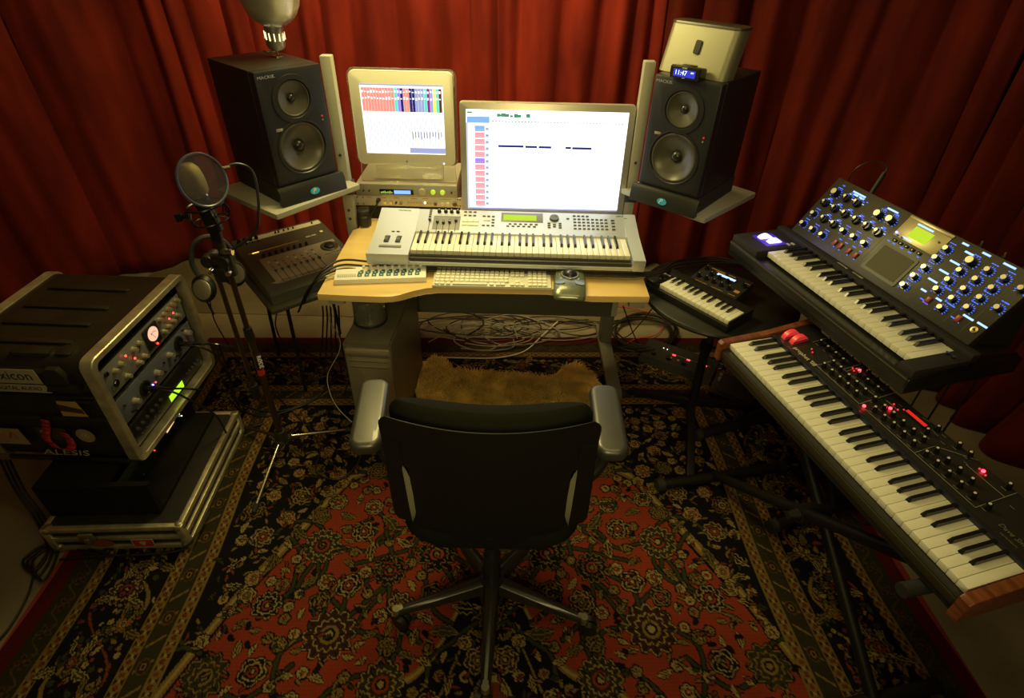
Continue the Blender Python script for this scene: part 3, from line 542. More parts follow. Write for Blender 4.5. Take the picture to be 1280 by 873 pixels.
# ------------------------------------------------------------------ loudspeakers and stands
CONE = mat('grey_speaker_cone', (.065, .06, .045), .34)
SPKW = mat('black_ash_veneer', (.014, .012, .009), .45, bump=.5, bscale=30, stretch=(1, 12, 1), var=.3)
def speaker(loc, yaw, label):
    r = thing('loudspeaker', label, 'speaker', loc, yaw, 'studio monitor loudspeakers')
    bm = nb(); box(bm, (0, .191, .2), (.254, .302, .40), .003); obj('cabinet', bm, SPKW, r)
    bm = nb(); box(bm, (0, .0205, .2), (.254, .043, .40), .006); BF = mat('blue_black_baffle', (.014, .015, .019), .42); me = finish(bm, 'baffle', BF)
    cb = nb(); cyl(cb, (0, -.02, .126), (0, .038, .126), .094, n=56); me = boolean_cut(me, finish(cb, 'c', BF)); cb = nb(); cyl(cb, (0, -.02, .298), (0, .030, .298), .066, n=56); me = boolean_cut(me, finish(cb, 'c', BF)); me.shade_smooth(); me.set_sharp_from_angle(angle=radians(35))
    f = link('baffle', me, r)
    def driver(nm, z, R, dust, rim):
        M = T(0, -.0012, z) @ Matrix.Rotation(pi/2, 4, 'X')
        bm = nb(); lathe(bm, [(R*rim, -.002), (R*rim*.985, .0025), (R*1.06, .003), (R*1.0, -.004)], M, 56); o = obj(nm, bm, mat('driver_rim', (.016, .016, .018), .4), r)
        bm = nb(); lathe(bm, [(R*1.02, -.004), (R*.97, .0005), (R*.92, .0005), (R*.88, -.004), (R*.6, -.014*R/.08), (dust*1.0, -.026*R/.08)], M, 48); obj('cone', bm, CONE, o)
        bm = nb(); lathe(bm, [(dust*1.05, -.026*R/.08), (dust*.8, -.026*R/.08+dust*.45), (dust*.4, -.026*R/.08+dust*.7), (0, -.026*R/.08+dust*.78)], M, 24); obj('dust_cap', bm, mat('dust_cap_black', (.02, .02, .018), .25), o)
    # recess carved as dark well behind the cones
    driver('woofer', .126, .090, .022, 1.13)
    driver('tweeter', .298, .062, .015, 1.34)
    bm = nb(); text(bm, 'MACKIE.', .014, T(-.085, -.0015, .380) @ RX90, ext=.0004, sx=1.25); obj('badge', bm, mat('silver_badge', (.6, .6, .7), .3, .5), r)
    bm = nb(); box(bm, (-.078, -.002, .203), (.026, .002, .010), .001); obj('badge', bm, mat('gold_badge', (.4, .38, .25), .4, .6), r)
    for dx, dz, m in ((.10, .222, LEDR), (.10, .208, GRY)):
        bm = nb(); cyl(bm, (dx, 0, dz), (dx, -.003, dz), .0035, n=10); obj('indicator', bm, mat('dull_red_led', (.2, 0, 0), .4, emis=(1, .02, .03), es=.6) if m is LEDR else m, r)
    return r
Lq = (-.805, 2.131, 1.019, .845); Rq = (.584, 2.114, 1.019, -.69)
speaker(Lq[:3], Lq[3], 'left black studio loudspeaker with two drivers under the clamp lamp')
speaker(Rq[:3], Rq[3], 'right black studio loudspeaker with the silver dock speaker and clock on top')
def isolator(q, label):
    r = thing('isolation_pad', label, 'speaker stand', (q[0], q[1], .9525), q[3], 'speaker isolation bases')
    bm = nb(); prism(bm, [(-.004, 0), (.352, 0), (.352, .064), (-.004, .064)], -.128, .128, Matrix(((0, 0, 1, 0), (1, 0, 0, 0), (0, 1, 0, 0), (0, 0, 0, 1))), bev=.002); obj('base', bm, mat('isolator_foam', (.022, .02, .014), .7, bump=.3, bscale=200), r)
    bm = nb(); prism(bm, [(-.030, .002), (-.006, .002), (-.006, .068), (-.014, .066), (-.024, .050)], -.142, .142, Matrix(((0, 0, 1, 0), (1, 0, 0, 0), (0, 1, 0, 0), (0, 0, 0, 1))), bev=.002); p = obj('front_plate', bm, mat('isolator_plate', (.02, .02, .018), .35), r)
    bm = nb(); M = T(.0, -.0285, .030) @ Matrix.Rotation(pi/2-.13, 4, 'X')
    lathe(bm, [(0, .0), (.016, .0), (.016, .0012), (0, .0012)], M @ Matrix.Diagonal((1.25, .8, 1, 1)), 28); text(bm, 'P', .026, M @ T(-.006, 0, .003), mi=1, sx=1.0, shear=.3); obj('logo', bm, [mat('cyan_logo', (.03, .35, .5), .4, emis=(.03, .5, .7), es=.06), TXT], r)
isolator(Lq, 'black wedge isolation base carrying the left loudspeaker on its shelf')
isolator(Rq, 'black wedge isolation base carrying the right loudspeaker on its shelf')

# lamp on the left speaker
lamp = thing('clamp_lamp', 'silver bowl reflector lamp standing on the left loudspeaker', 'lamp', (-.905, 2.325, 1.4195), .3)
Ml = T(0, 0, .02) @ Matrix.Rotation(radians(7), 4, 'X') @ Matrix.Rotation(radians(4), 4, 'Y')
bm = nb(); lathe(bm, [(0, 0), (.014, .001), (.028, .008), (.034, .02), (.034, .085), (.033, .09)], Ml, 32); sk = obj('socket', bm, ALU, lamp)
bm = nb()
for k in range(12):
    a = 2*pi*k/12; box(bm, tuple(Ml @ Vector((.0342*cos(a), .0342*sin(a), .052))), (.004, .004, .026), .001, rot=Matrix.Rotation(a, 4, 'Z'))
obj('vent_slot', bm, glow('lamp_slot_glow', (1, .86, .45), 1.6), lamp)
bm = nb(); lathe(bm, [(.033, .085), (.045, .089), (.066, .103), (.085, .125), (.098, .155), (.104, .190), (.107, .194), (.107, .197), (.102, .193), (.096, .157), (.083, .128), (.064, .107), (.045, .094)], Ml, 48); obj('reflector', bm, mat('spun_aluminium', (.78, .76, .66), .35, .7), lamp)
bm = nb(); lathe(bm, [(0, .085), (.012, .087), (.014, .10), (.028, .125), (.030, .14), (.022, .162), (0, .17)], Ml, 24); obj('bulb', bm, glow('bulb_glow', (1, .72, .35), 30), lamp)
bm = nb(); cyl(bm, (0, 0, 0), tuple(Ml @ Vector((0, 0, .004))), .004, n=10); cyl(bm, (0, 0, 0), (0, 0, .003), .02, n=20); cyl(bm, (-.03, 0, .012), (-.048, .005, .02), .004, .003, n=10); cyl(bm, (0, 0, .02), (-.035, 0, .014), .003, n=8); obj('stem', bm, CHR, lamp)

# dock speaker and clock on the right speaker
dk = thing('dock_speaker', 'silver wedge shaped dock loudspeaker standing on the right studio loudspeaker', 'speaker', (.628, 2.195, 1.4195), -.80)
Mx = Matrix(((0, 0, 1, 0), (1, 0, 0, 0), (0, 1, 0, 0), (0, 0, 0, 1)))
bm = nb(); Md = Matrix.Shear('XY', 4, (0, .28)) if False else Matrix(((1, 0, 0, 0), (0, 1, .30, 0), (0, 0, 1, 0), (0, 0, 0, 1)))
prism(bm, rrect(.275, .085, .028, 8), .0005, .150, Md); obj('body', bm, mat('champagne_grille', (.26, .25, .17), .42, .4, bump=.2, bscale=900), dk)
bm = nb(); prism(bm, rrect(.279, .089, .029, 8), .150, .158, Md, bev=.002); obj('top_cap', bm, mat('dark_bronze_plastic', (.06, .05, .03), .3), dk)
bm = nb(); prism(bm, rrect(.022, .044, .006), 0, .006, T(0, -.0425+.30*.088, .088) @ Matrix.Rotation(pi/2-.29, 4, 'X')); obj('display', bm, mat('smoked_display', (.03, .028, .02), .2), dk)
ck = thing('clock_radio', 'small black alarm clock with blue display reading 11:47 in front of the dock speaker', 'clock', (.583, 2.128, 1.4195), -.72)
bm = nb(); prism(bm, [(-.028, 0), (.030, 0), (.030, .030), (.020, .036), (-.020, .040), (-.027, .036)], -.055, .055, Mx, bev=.003); obj('case', bm, mat('clock_case', (.02, .02, .019), .22), ck)
bm = nb(); Mk = T(0, -.0295, .019) @ RX90
quad(bm, [Mk @ Vector(p) for p in ((-.040, -.012, 0), (.042, -.012, 0), (.042, .011, 0), (-.040, .011, 0))])
text(bm, '11:47', .021, Mk @ T(-.012, 0, .0008), mi=1); text(bm, 'AM', .008, Mk @ T(.03, .004, .0008), mi=1)
obj('display', bm, [glow('blue_clock_screen', (.02, .03, .55), 1.1), glow('clock_digits', (.75, .85, 1), 1.8)], ck)
bm = nb(); text(bm, 'SONY', .007, T(0, -.0292, .0345) @ RX90); text(bm, 'AM / FM', .003, T(0, -.0298, .004) @ RX90); obj('brand', bm, TXT, ck)
bm = nb(); box(bm, (0, .005, .039), (.05, .02, .004), .001); obj('button', bm, BLK, ck)
bm = nb(); box(bm, (-.052, -.0285, .019), (.003, .002, .034), .001); obj('edge_trim', bm, CHR, ck)
# ------------------------------------------------------------------ piano keys
def key_meshes(pitch, L, Lb, hb=.011):
    w = pitch-.0011
    bm = nb(); bx(bm, -w/2, w/2, 0, L, -.018, 0, .0012); wk = finish(bm, 'white_key', WKEY)
    bm = nb(); bw = pitch*.235
    lo = [(-bw, 0), (bw, 0), (bw, Lb), (-bw, Lb)]; hi = [(-bw*.72, .010), (bw*.72, .010), (bw*.72, Lb), (-bw*.72, Lb)]
    A = [bm.verts.new((x, y, -.002)) for x, y in lo]; B = [bm.verts.new((x, y, hb)) for x, y in hi]
    bm.faces.new(A[::-1]); bm.faces.new(B)
    for k in range(4): bm.faces.new((A[k], A[(k+1) % 4], B[(k+1) % 4], B[k]))
    bmesh.ops.bevel(bm, geom=list(bm.edges), offset=.0008, segments=2, affect='EDGES')
    return wk, finish(bm, 'black_key', BKEY)
def keys(parent, n, start, pitch, L, Lb, x0=0, y0=0, z0=0, hb=.011):
    wk, bk = key_meshes(pitch, L, Lb, hb); sc = 'CDEFGAB'; s = sc.index(start); off = {'C': -.10, 'D': .10, 'F': -.13, 'G': 0, 'A': .13}
    for i in range(n):
        link('white_key', wk, parent, (x0+(i+.5)*pitch, y0, z0))
        nt = sc[(s+i) % 7]
        if nt in off and i < n-1: link('black_key', bk, parent, (x0+(i+1+off[nt])*pitch, y0+L-Lb, z0))
def tmat(o, ang): return Matrix.Translation(Vector(o)) @ Matrix.Rotation(ang, 4, 'X')

# ------------------------------------------------------------------ silver workstation synthesizer on the desk
mo = thing('workstation_synthesizer', 'silver sixty-one key workstation synthesizer with green display lying on the desk', 'synthesizer', (-.56, 1.895, .7385), -.006)
def mw(x, y, z): return (x+.56, y-1.895, z-.7385)
bm = nb()
prism(bm, [(.040, .044), (.345, .044), (.345, .10), (.322, .1345), (.185, .098), (.178, .072), (.04, .072), (.03, .058), (.006, .056), (.006, .044)], .158, 1.008, Mx, bev=.001); obj('body', bm, SIL, mo)
bm = nb(); prism(bm, [(0, .062), (.004, .044), (.345, .044), (.345, .10), (.322, .1358), (.185, .099), (.0, .090)], 0, .160, Mx, bev=.003); obj('left_section', bm, SIL, mo)
bm = nb(); prism(bm, [(0, .062), (.004, .044), (.345, .044), (.345, .10), (.322, .1358), (.185, .100), (.0, .092)], 1.008, 1.056, Mx, bev=.004); obj('end_cheek', bm, SIL, mo)
bm = nb(); prism(bm, [(.055, .0), (.335, .0), (.340, .046), (.022, .046), (.030, .02)], .030, 1.026, Mx, bev=.003); obj('underside', bm, mat('dark_olive_base', (.10, .095, .075), .45), mo)
bm = nb(); bx(bm, .161, 1.006, .014, .034, .052, .070, .001); obj('key_slip', bm, mat('dark_slip', (.05, .045, .035), .35), mo)
bm = nb(); bx(bm, .161, 1.006, .028, .19, .060, .0735); obj('key_bed', bm, BLK, mo)
kx = -.388+.56
keys(mo, 36, 'C', .02357-.0002, .150, .095, x0=kx-.010, y0=.040, z0=.0905)
MP = tmat((.56, 2.09-1.895, .835-.7385+.0035), atan2(.04, .15))     # panel plane: x as world x, v up the slope
def mp_box(bm, x, v, w, h, t=.003, bev=.0008, mi=0): box(bm, tuple(MP @ Vector((x, v, t/2))), (w, h, t), bev, rot=Matrix.Rotation(atan2(.04, .15), 4, 'X'), mi=mi)
bm = nb(); mp_box(bm, .0265, .094, .172, .058, .002); ob = obj('display_bezel', bm, mat('bezel_grey', (.16, .16, .15), .4), mo)
bm = nb(); mp_box(bm, .018, .091, .136, .034, .0028, .0003); mp_box(bm, .018, .091, .136, .034, .0028, .0003); obj('display', bm, LCDG, ob)
bm = nb(); cyl(bm, tuple(MP @ Vector((.159, .092, 0))), tuple(MP @ Vector((.159, .092, .010))), .020, .018, n=32); cyl(bm, tuple(MP @ Vector((.166, .098, .010))), tuple(MP @ Vector((.166, .098, .0105))), .005, n=14, mi=1); obj('data_dial', bm, [mat('dial_grey', (.10, .10, .10), .35), GRYD], mo)
btn = None
def button(x, v, w=.012, h=.0055, m=None, name='button', par=None):
    global btn
    m = m or GRYD
    key = ('mb', w, h, m.name)
    if key not in MC:
        b_ = nb(); box(b_, (0, 0, .002), (w, h, .004), .0008); MC[key] = finish(b_, name, m)
    return link(name, MC[key], par or mo, tuple(MP @ Vector((x, v, 0))), (atan2(.04, .15), 0, 0))
for k in range(6): button(-.022+.0214*k, .0515); button(-.031+.0216*k, .0375)
for x in (.242, .260, .278, .296): button(x, .113)
for r_ in range(4):
    for k in range(8): button(.243+.0183*k, .093-.0197*r_)
for v_ in (.091, .074, .053, .034): button(.399, v_, .014, .007)
for v_ in (.062, .049, .036): button(.137, v_); button(.182, v_)
for v_ in (.055, .042): button(.159, v_)
button(.215, .094)
for x in (-.130, -.111, -.092):
    button(x, .095); button(x, .037)
button(-.092, .074); button(-.092, .056)
for x in (-.125, -.110): button(x, .074, .013, .014, IVO)
for r_, v_ in enumerate((.120, .097)):
    for k in range(3): button(-.208+.0195*k, v_)
for v_ in (.066, .043):
    for k in range(3): button(-.207+.023*k, v_, .021, .018, IVO)
bm = nb(); mp_box(bm, -.281, .048, .110, .086, .0012, .0004); ob = obj('slider_panel', bm, mat('slider_grey', (.20, .20, .19), .45), mo)
for x in (-.317, -.290, -.266, -.240):
    bm = nb(); cyl(bm, (0, 0, 0), (0, 0, .013), .0085, .0065, n=20); box(bm, (0, .0035, .0132), (.0014, .006, .0008), mi=1); link('knob', finish(bm, 'knob', [BLK, TXT]), mo, tuple(MP @ Vector((x, .116, 0))), (atan2(.04, .15), 0, 0))
for x, v_ in ((-.350, .062), (-.318, .050), (-.293, .046), (-.268, .050), (-.243, .060)):
    bm = nb(); box(bm, (0, -.03, .0015), (.002, .07, .001), mi=1); box(bm, (0, 0, .006), (.011, .014, .010), .002); box(bm, (0, 0, .0112), (.011, .0012, .0008), mi=2); link('slider', finish(bm, 'slider', [BLK, BLKG, TXT]), mo, tuple(MP @ Vector((x, v_, .001))), (atan2(.04, .15), 0, 0))
for k in range(5): button(-.352, .085+.011*k, .010, .0045)
bm = nb(); text(bm, 'YAMAHA', .013, MP @ T(-.46, .117, .0022), ext=.0008); text(bm, 'MOTIF', .010, MP @ T(.43, .118, .0022), ext=.0008); text(bm, 'ES 6', .007, MP @ T(.455, .105, .0022), ext=.0008); obj('logo', bm, mat('logo_blue', (.12, .2, .3), .4), mo)
MPL = tmat((.56, 1.935-1.895, .829-.7385+.0035), atan2(.009, .185))
for x in (-.500, -.455):
    bm = nb(); box(bm, (0, 0, -.001), (.019, .050, .004), .001, mi=1); cyl(bm, (-.007, 0, -.018), (.007, 0, -.018), .026, n=32); w_ = link('pitch_wheel' if x < -.48 else 'modulation_wheel', finish(bm, 'wheel', [GRYD, BLK]), mo, tuple(MPL @ Vector((x, .075, .001))))
bm = nb(); box(bm, tuple(MPL @ Vector((-.478, .018, .0))), (.085, .014, .003), .001); obj('ribbon_strip', bm, mat('ribbon_grey', (.18, .18, .17), .5), mo)
bm = nb(); box(bm, tuple(MPL @ Vector((-.487, .135, .0))), (.012, .005, .003), .001); box(bm, tuple(MPL @ Vector((-.467, .135, .0))), (.012, .005, .003), .001); obj('octave_button', bm, GRYD, mo)

# ------------------------------------------------------------------ screens
SCRW = glow('screen_white', (.95, .98, 1), 2.0)
def sg(n, c, s=1.2): return glow('screen_'+n, lin(c), s)
mn = thing('widescreen_monitor', 'large aluminium framed widescreen monitor behind the silver synthesizer showing a nearly white screen', 'monitor', (.116, 2.305, .7385), .012)
tl = Matrix.Rotation(-.05, 4, 'X')
PM = T(0, 0, .085) @ tl
bm = nb(); prism(bm, rrect(.690, .455, .010), -.016, .014, PM @ T(0, 0, .2275) @ RX90, bev=.002); obj('housing', bm, mat('anodised_frame', (.62, .60, .52), .35, .6), mn)
bm = nb(); box(bm, (0, .055, .06), (.20, .012, .17), .003); bx(bm, -.14, .14, .04, .13, .0, .006, .002); obj('stand', bm, ALU, mn)
def scr(parent, name, W_, H_, zc, y, rects, mats_, PMx):
    bm = nb(); M = PMx @ T(0, y, zc) @ RX90
    quad(bm, [M @ Vector(p) for p in ((-W_/2, -H_/2, 0), (W_/2, -H_/2, 0), (W_/2, H_/2, 0), (-W_/2, H_/2, 0))])
    for (x0, y0, x1, y1, mi) in rects:          # 0..1 from the top left
        X0 = -W_/2+W_*x0; X1 = -W_/2+W_*x1; Y0 = H_/2-H_*y0; Y1 = H_/2-H_*y1; z = .0006
        quad(bm, [M @ Vector(p) for p in ((X0, Y1, z), (X1, Y1, z), (X1, Y0, z), (X0, Y0, z))], mi)
    return obj(name, bm, mats_, parent, smooth=0)
rd = random.Random(3)
SM = [SCRW, sg('pink', (1, .68, .70), 1.0), sg('blue', (.55, .75, .95), 1.0), sg('navy', (.12, .14, .5), .9), sg('violet', (.65, .5, .95), 1.2), sg('green', (.3, .6, .4), 1.0), sg('pale', (.84, .87, .96), 1.0), sg('black', (.25, .2, .25), .8), sg('yellow', (.95, .9, .35), 1.3), sg('teal', (.35, .85, .75), 1.3), sg('red', (1, .62, .55), 1.0), sg('purple', (.62, .15, .6), 1.0), sg('greyblue', (.66, .70, .88), 1.0), sg('brown', (.45, .15, .12), 1.0)]
R_ = [(.005, .065, .145, .125, 2), (.0, .125, .012, 1, 6)]
for k in range(13):
    y0 = .15+.0635*k; c = 2 if k == 0 else (4 if k == 5 else 1)
    R_ += [(.052, y0, .115, y0+.055, c), (.118, y0+.015, .142, y0+.05, 6), (.125, y0+.024, .134, y0+.036, 7)]
    for q in range(4): R_.append((.056+.014*q, y0+.034, .062+.014*q, y0+.042, 6))
R_ += [(.20, .332, .36, .354, 3), (.37, .334, .445, .356, 3), (.455, .335, .535, .357, 3), (.625, .336, .66, .358, 3), (.667, .338, .79, .360, 3)]
for a, b in ((.20, .36), (.37, .445), (.455, .535), (.625, .66), (.667, .79)):
    q = a
    while q < b-.01: R_.append((q, .398, q+.009, .405, 12)); R_.append((q, .402, q+.006, .415, 6)); R_.append((q, .462, q+.009, .470, 6)); q += .012
q = .21
while q < .42: R_.append((q, .565, q+.009, .572, 6)); R_.append((q, .588, q+.006, .594, 6)); q += .012
q = .16
while q < .98: R_.append((q, .102, q+.012, .112, 12 if q > .45 else 5)); q += .02
for x in (.19, .20, .215, .235, .27, .295, .315, .37, .385): R_.append((x, .03+rd.random()*.02, x+rd.uniform(.008, .03), .06+rd.random()*.01, 5))
R_ += [(.005, .02, .04, .035, 5), (0, .985, 1, 1, 12)]
scr(mn, 'screen', .640, .402, .2275, -.0148, R_, SM, PM)
# small clear-framed display
m2 = thing('small_monitor', 'small square white display in a clear acrylic frame on top of the rack units', 'monitor', (-.474, 2.43, .9035), 0)
PM2 = T(0, 0, .082) @ Matrix.Rotation(-.03, 4, 'X')
bm = nb(); prism(bm, rrect(.418, .372, .022), -.014, .010, PM2 @ T(0, 0, .186) @ RX90, bev=.003); obj('housing', bm, mat('cream_white_plastic', (.74, .73, .62), .3), m2)
bm = nb(); prism(bm, rrect(.444, .385, .030), -.026, -.0145, PM2 @ T(0, 0, .186) @ RX90, bev=.002)
CLR = mat('clear_acrylic', (.9, .92, .85), .05, trans=.92); obj('clear_shell', bm, CLR, m2)
bm = nb(); prism(bm, [(-.21, .0), (.21, .0), (.205, .085), (.15, .095), (-.15, .095), (-.205, .085)], -.012, -.004, RX90); box(bm, (0, .05, .05), (.30, .008, .10), .003, rot=(-.5, 0, 0)); obj('foot', bm, CLR, m2)
bm = nb(); box(bm, (0, -.0125, .098), (.008, .002, .010), .001); cyl(bm, (.16, -.0118, .092), (.16, -.0126, .092), .003, n=10, mi=1); obj('emblem', bm, [mat('emblem_grey', (.3, .3, .3), .3), LEDW], m2)
R2 = []
cols = [10]*11+[9, 4, 3, 10, 10, 3, 3, 12, 12, 12, 9, 11, 12, 8, 9, 13]
nC = len(cols)
for i, c in enumerate(cols):
    x0 = .015+i*.97/nC; R2.append((x0, .05, x0+.93/nC, .38, c)); R2.append((x0, .47, x0+.3/nC, .90, 6))
    for k in range(2): R2.append((x0+.002, .08+.09*k+.02*rd.random(), x0+.6/nC, .105+.09*k+.02*rd.random(), 0))
    if i > 15: R2.append((x0+.01, .66, x0+.018, .72+.06*rd.random(), 7))
R2 += [(.55, .905, 1, .985, 12), (.0, .0, 1, .02, 12)]
scr(m2, 'screen', .336, .276, .186, -.0105, R2, [glow('screen_warm_white', (1, .98, .90), 1.7)]+SM[1:], PM2)

# rack gear behind the synthesizer
def rackgear(name, label, z, h, dep, front, w=.44, ears=.483, y=2.41, top=None):
    r = thing(name, label, 'audio unit', (-.485, y, z))
    bm = nb(); bx(bm, -w/2, w/2, .003, dep, 0, h, .002); obj('chassis', bm, top or SILD, r)
    bm = nb(); bx(bm, -ears/2, ears/2, -.003, .003, 0, h, .001); f = obj('face_plate', bm, front, r)
    return r, f
bm = nb()
r0, f0 = rackgear('equipment_box', 'black equipment box under the rack units at the back left of the desk', .7385, .058, .25, BLKM, .44, .47)
bm = nb(); box(bm, (-.09, -.005, .04), (.045, .004, .006), .001); obj('badge', bm, mat('brass_badge', (.5, .4, .15), .3, .7), r0)
r1, f1 = rackgear('rack_preamplifier', 'cream fronted one-space rack unit with a row of small knobs under the small monitor', .8005, .046, .25, mat('cream_face', (.66, .62, .48), .35, .2))
for x, kr, m in ((-.10, .009, CHR), (-.075, .009, CHR), (-.052, .005, BLK), (-.030, .009, CHR), (.125, .010, CHR), (.158, .009, IVO), (.180, .009, IVO), (.212, .013, CHR)):
    bm = nb(); cyl(bm, (x, -.003, .018), (x, -.015, .018), kr, kr*.8, n=18); obj('knob', bm, m, r1)
for k in range(9):
    bm = nb(); cyl(bm, (.003+.0125*k, -.003, .020), (.003+.0125*k, -.008, .020), .0042, n=12); obj('button', bm, mat('brass_button', (.6, .5, .3), .3, .6) if k != 6 else LEDW, r1)
bm = nb(); bx(bm, .145, .195, -.0036, -.003, .036, .041, mi=0)
for x in (-.17, -.11, -.05, .03, .08): bx(bm, x-.013, x+.013, -.0036, -.003, .037, .040, mi=1)
for sx in (-.225, -.20, .205+.02, .235): 
    for zz in (.008, .038): cyl(bm, (sx, -.003, zz), (sx, -.0038, zz), .003, n=8, mi=2)
obj('panel_print', bm, [mat('green_print', (.4, .6, .1), .5), mat('red_print', (.5, .2, .1), .5), BLK], r1)
bm = nb(); tube(bm, [(-.13, -.02, .03), (-.135, -.03, .015), (-.15, -.03, -.005), (-.165, -.025, -.03), (-.17, -.02, -.055)], .004); cyl(bm, (-.13, -.003, .028), (-.13, -.03, .03), .010, .007, n=12); o = obj('adapter_cable', bm, BLK, None, (-.485, 2.41, .8005)); tag(o, 'short black plug and cable dangling from the cream rack unit', 'cable')
bm = nb(); bx(bm, -.028, .028, -.03, .03, 0, .075, .012); bx(bm, -.02, .02, -.045, -.02, .004, .05, .008); o = obj('power_adapter', bm, BLK, None, (-.672, 2.345, .7385), (0, 0, .2)); tag(o, 'black plug-shaped power adapter standing beside the left desk post', 'adapter')
r2, f2 = rackgear('audio_interface', 'silver one-space audio interface with blue display and two green lit knobs under the small monitor', .8475, .055, .30, mat('silver_face', (.42, .41, .34), .35, .5), .445, .45, y=2.405, top=mat('silver_case_top', (.55, .54, .45), .4, .4))
bm = nb(); bx(bm, -.12, .03, -.0045, -.003, .010, .034, .001); bx(bm, -.055, .018, -.0055, -.0045, .014, .030, mi=1)
for k in range(9): bx(bm, -.115+.006*k, -.111+.006*k, -.0055, -.0045, .014+.001*(k % 3), .022+.0015*(k % 4), mi=2)
obj('display', bm, [BLKG, glow('blue_display', (.15, .3, 1), 2.2), mat('green_meter', (.2, .4, .05), .4, emis=(.4, .6, .1), es=.6)], r2)
for x, kr, m in ((.070, .016, mat('pale_knob', (.6, .55, .4), .3, .4)), (.118, .011, mat('green_lit_knob', (.4, .5, .05), .3, emis=(.5, .75, .05), es=.7)), (.160, .011, MC['green_lit_knob']), (-.19, .004, BLK), (-.165, .004, BLK), (.20, .004, BLK)):
    bm = nb(); cyl(bm, (x, -.003, .026), (x, -.013, .026), kr, kr*.85, n=20); obj('knob', bm, m, r2)

# ------------------------------------------------------------------ small things on the desktop
fc = thing('fader_controller', 'slim white controller strip with nine teal marked sliders at the left front of the desk', 'controller', (-.668, 1.812, .7385), .115)
bm = nb(); prism(bm, [(0, 0), (.078, 0), (.078, .030), (.0, .020)], 0, .340, Mx, bev=.002); obj('case', bm, WHT, fc)
TEAL = mat('teal_print', (.02, .12, .13), .5)
for k in range(9):
    x = .092+.0268*k; M = tmat((x, .036, .0248), .128)
    bm = nb(); box(bm, tuple(M @ Vector((0, -.012, .0005))), (.017, .017, .0012), rot=M.to_3x3().to_4x4()); box(bm, tuple(M @ Vector((.003, .005, .0005))), (.020, .013, .0012), rot=M.to_3x3().to_4x4()); box(bm, tuple(M @ Vector((.006, .015, .0005))), (.012, .010, .0012), rot=M.to_3x3().to_4x4())
    box(bm, tuple(M @ Vector((0, -.012, .0013))), (.006, .005, .0008), mi=1); box(bm, tuple(M @ Vector((.003, .005, .0013))), (.006, .004, .0008), mi=1); obj('slider', bm, [TEAL, WHT], fc)
    bm = nb(); cyl(bm, (x+.012, .070, .027), (x+.012, .070, .038), .0065, .005, n=14); obj('knob', bm, WHT, fc)
bm = nb(); 
for k in range(14): bx(bm, .010+.005*k, .0125+.005*k, .016, .034, .0225, .0250)
obj('label_print', bm, mat('print_grey', (.35, .34, .3), .5), fc)
bm = nb(); tube(bm, [(0, .045, .012), (-.02, .048, .010), (-.06, .06, .006)], .003); obj('usb_plug', bm, WHT, fc)

kb = thing('computer_keyboard', 'white full-size computer keyboard in front of the silver synthesizer', 'keyboard', (-.304, 1.812, .7385), .008)
bm = nb(); prism(bm, [(0, 0), (.128, 0), (.128, .018), (0, .009)], 0, .446, Mx, bev=.002); obj('case', bm, mat('clear_white_base', (.66, .65, .55), .3), kb)
kk = nb(); box(kk, (0, 0, .003), (.0162, .0150, .006), .002); km = finish(kk, 'keycap', IVO)
ang = atan2(.009, .128)
for r_ in range(6):
    y = .012+.0205*r_
    xs_ = [.008+.0186*k+.009 for k in range(15)] if r_ else [.018, .038, .060, .222, .246, .264]
    for x in xs_: link('keycap', km, kb, (x, y, .0095+.0703*y), (ang, 0, 0))
    for x in (.300, .3185, .337): 
        if r_ not in (1, 2) or (r_ == 1 and x == .3185) : link('keycap', km, kb, (x, y, .0095+.0703*y), (ang, 0, 0))
    for x in (.3665, .385, .4035, .422): link('keycap', km, kb, (x, y, .0095+.0703*y), (ang, 0, 0))
bm = nb(); box(bm, (.141, .012, .0130), (.130, .0150, .006), .002); obj('space_bar', bm, IVO, kb)

tb = thing('trackball', 'translucent grey-green trackball with a dark blue ball right of the computer keyboard', 'trackball', (.212, 1.862, .7385), -.06)
bm = nb()
rows = [(-.118, .050, .010), (-.108, .058, .020), (-.06, .061, .030), (.0, .060, .036), (.05, .058, .038), (.09, .054, .038), (.108, .048, .030), (.113, .044, .018)]
prev = None
for (y, hw, h) in rows:
    R = [bm.verts.new(p) for p in ((-hw, y, 0), (-hw, y, h*.55), (-hw*.88, y, h*.9), (-hw*.5, y, h), (0, y, h*1.02), (hw*.5, y, h), (hw*.88, y, h*.9), (hw, y, h*.55), (hw, y, 0))]
    if prev:
        for k in range(8): bm.faces.new((prev[k], prev[k+1], R[k+1], R[k]))
        bm.faces.new((prev[0], R[0], R[8], prev[8]))
    else: bm.faces.new(R)
    prev = R
bm.faces.new(prev[::-1]); obj('case', bm, mat('trackball_shell', (.13, .15, .10), .26, .25, coat=.6), tb, smooth=60)
bm = nb(); bmesh.ops.create_icosphere(bm, subdivisions=4, radius=.0275, matrix=T(0, .010, .029)); obj('ball', bm, mat('dark_blue_ball', (.016, .020, .032), .3), tb)
bm = nb(); lathe(bm, [(.036, .0), (.034, .003), (.029, .003)], T(0, .010, .037), 36); obj('ball_ring', bm, mat('ring_grey', (.3, .32, .25), .2, .6), tb)
for sx in (-1, 1):
    bm = nb(); prism(bm, rrect(.036, .050, .012), .0, .004, T(sx*.036, -.03, .029) @ Matrix.Rotation(sx*.12, 4, 'Y')); obj('click_button', bm, MC['trackball_shell'], tb)
for k in range(6):
    bm = nb(); cyl(bm, (-.037+.015*k, .088-.0012*(k-2.5)**2, .034), (-.037+.015*k, .088-.0012*(k-2.5)**2, .0415), .0055, n=14); obj('small_button', bm, mat('button_grey_green', (.07, .08, .055), .3), tb)

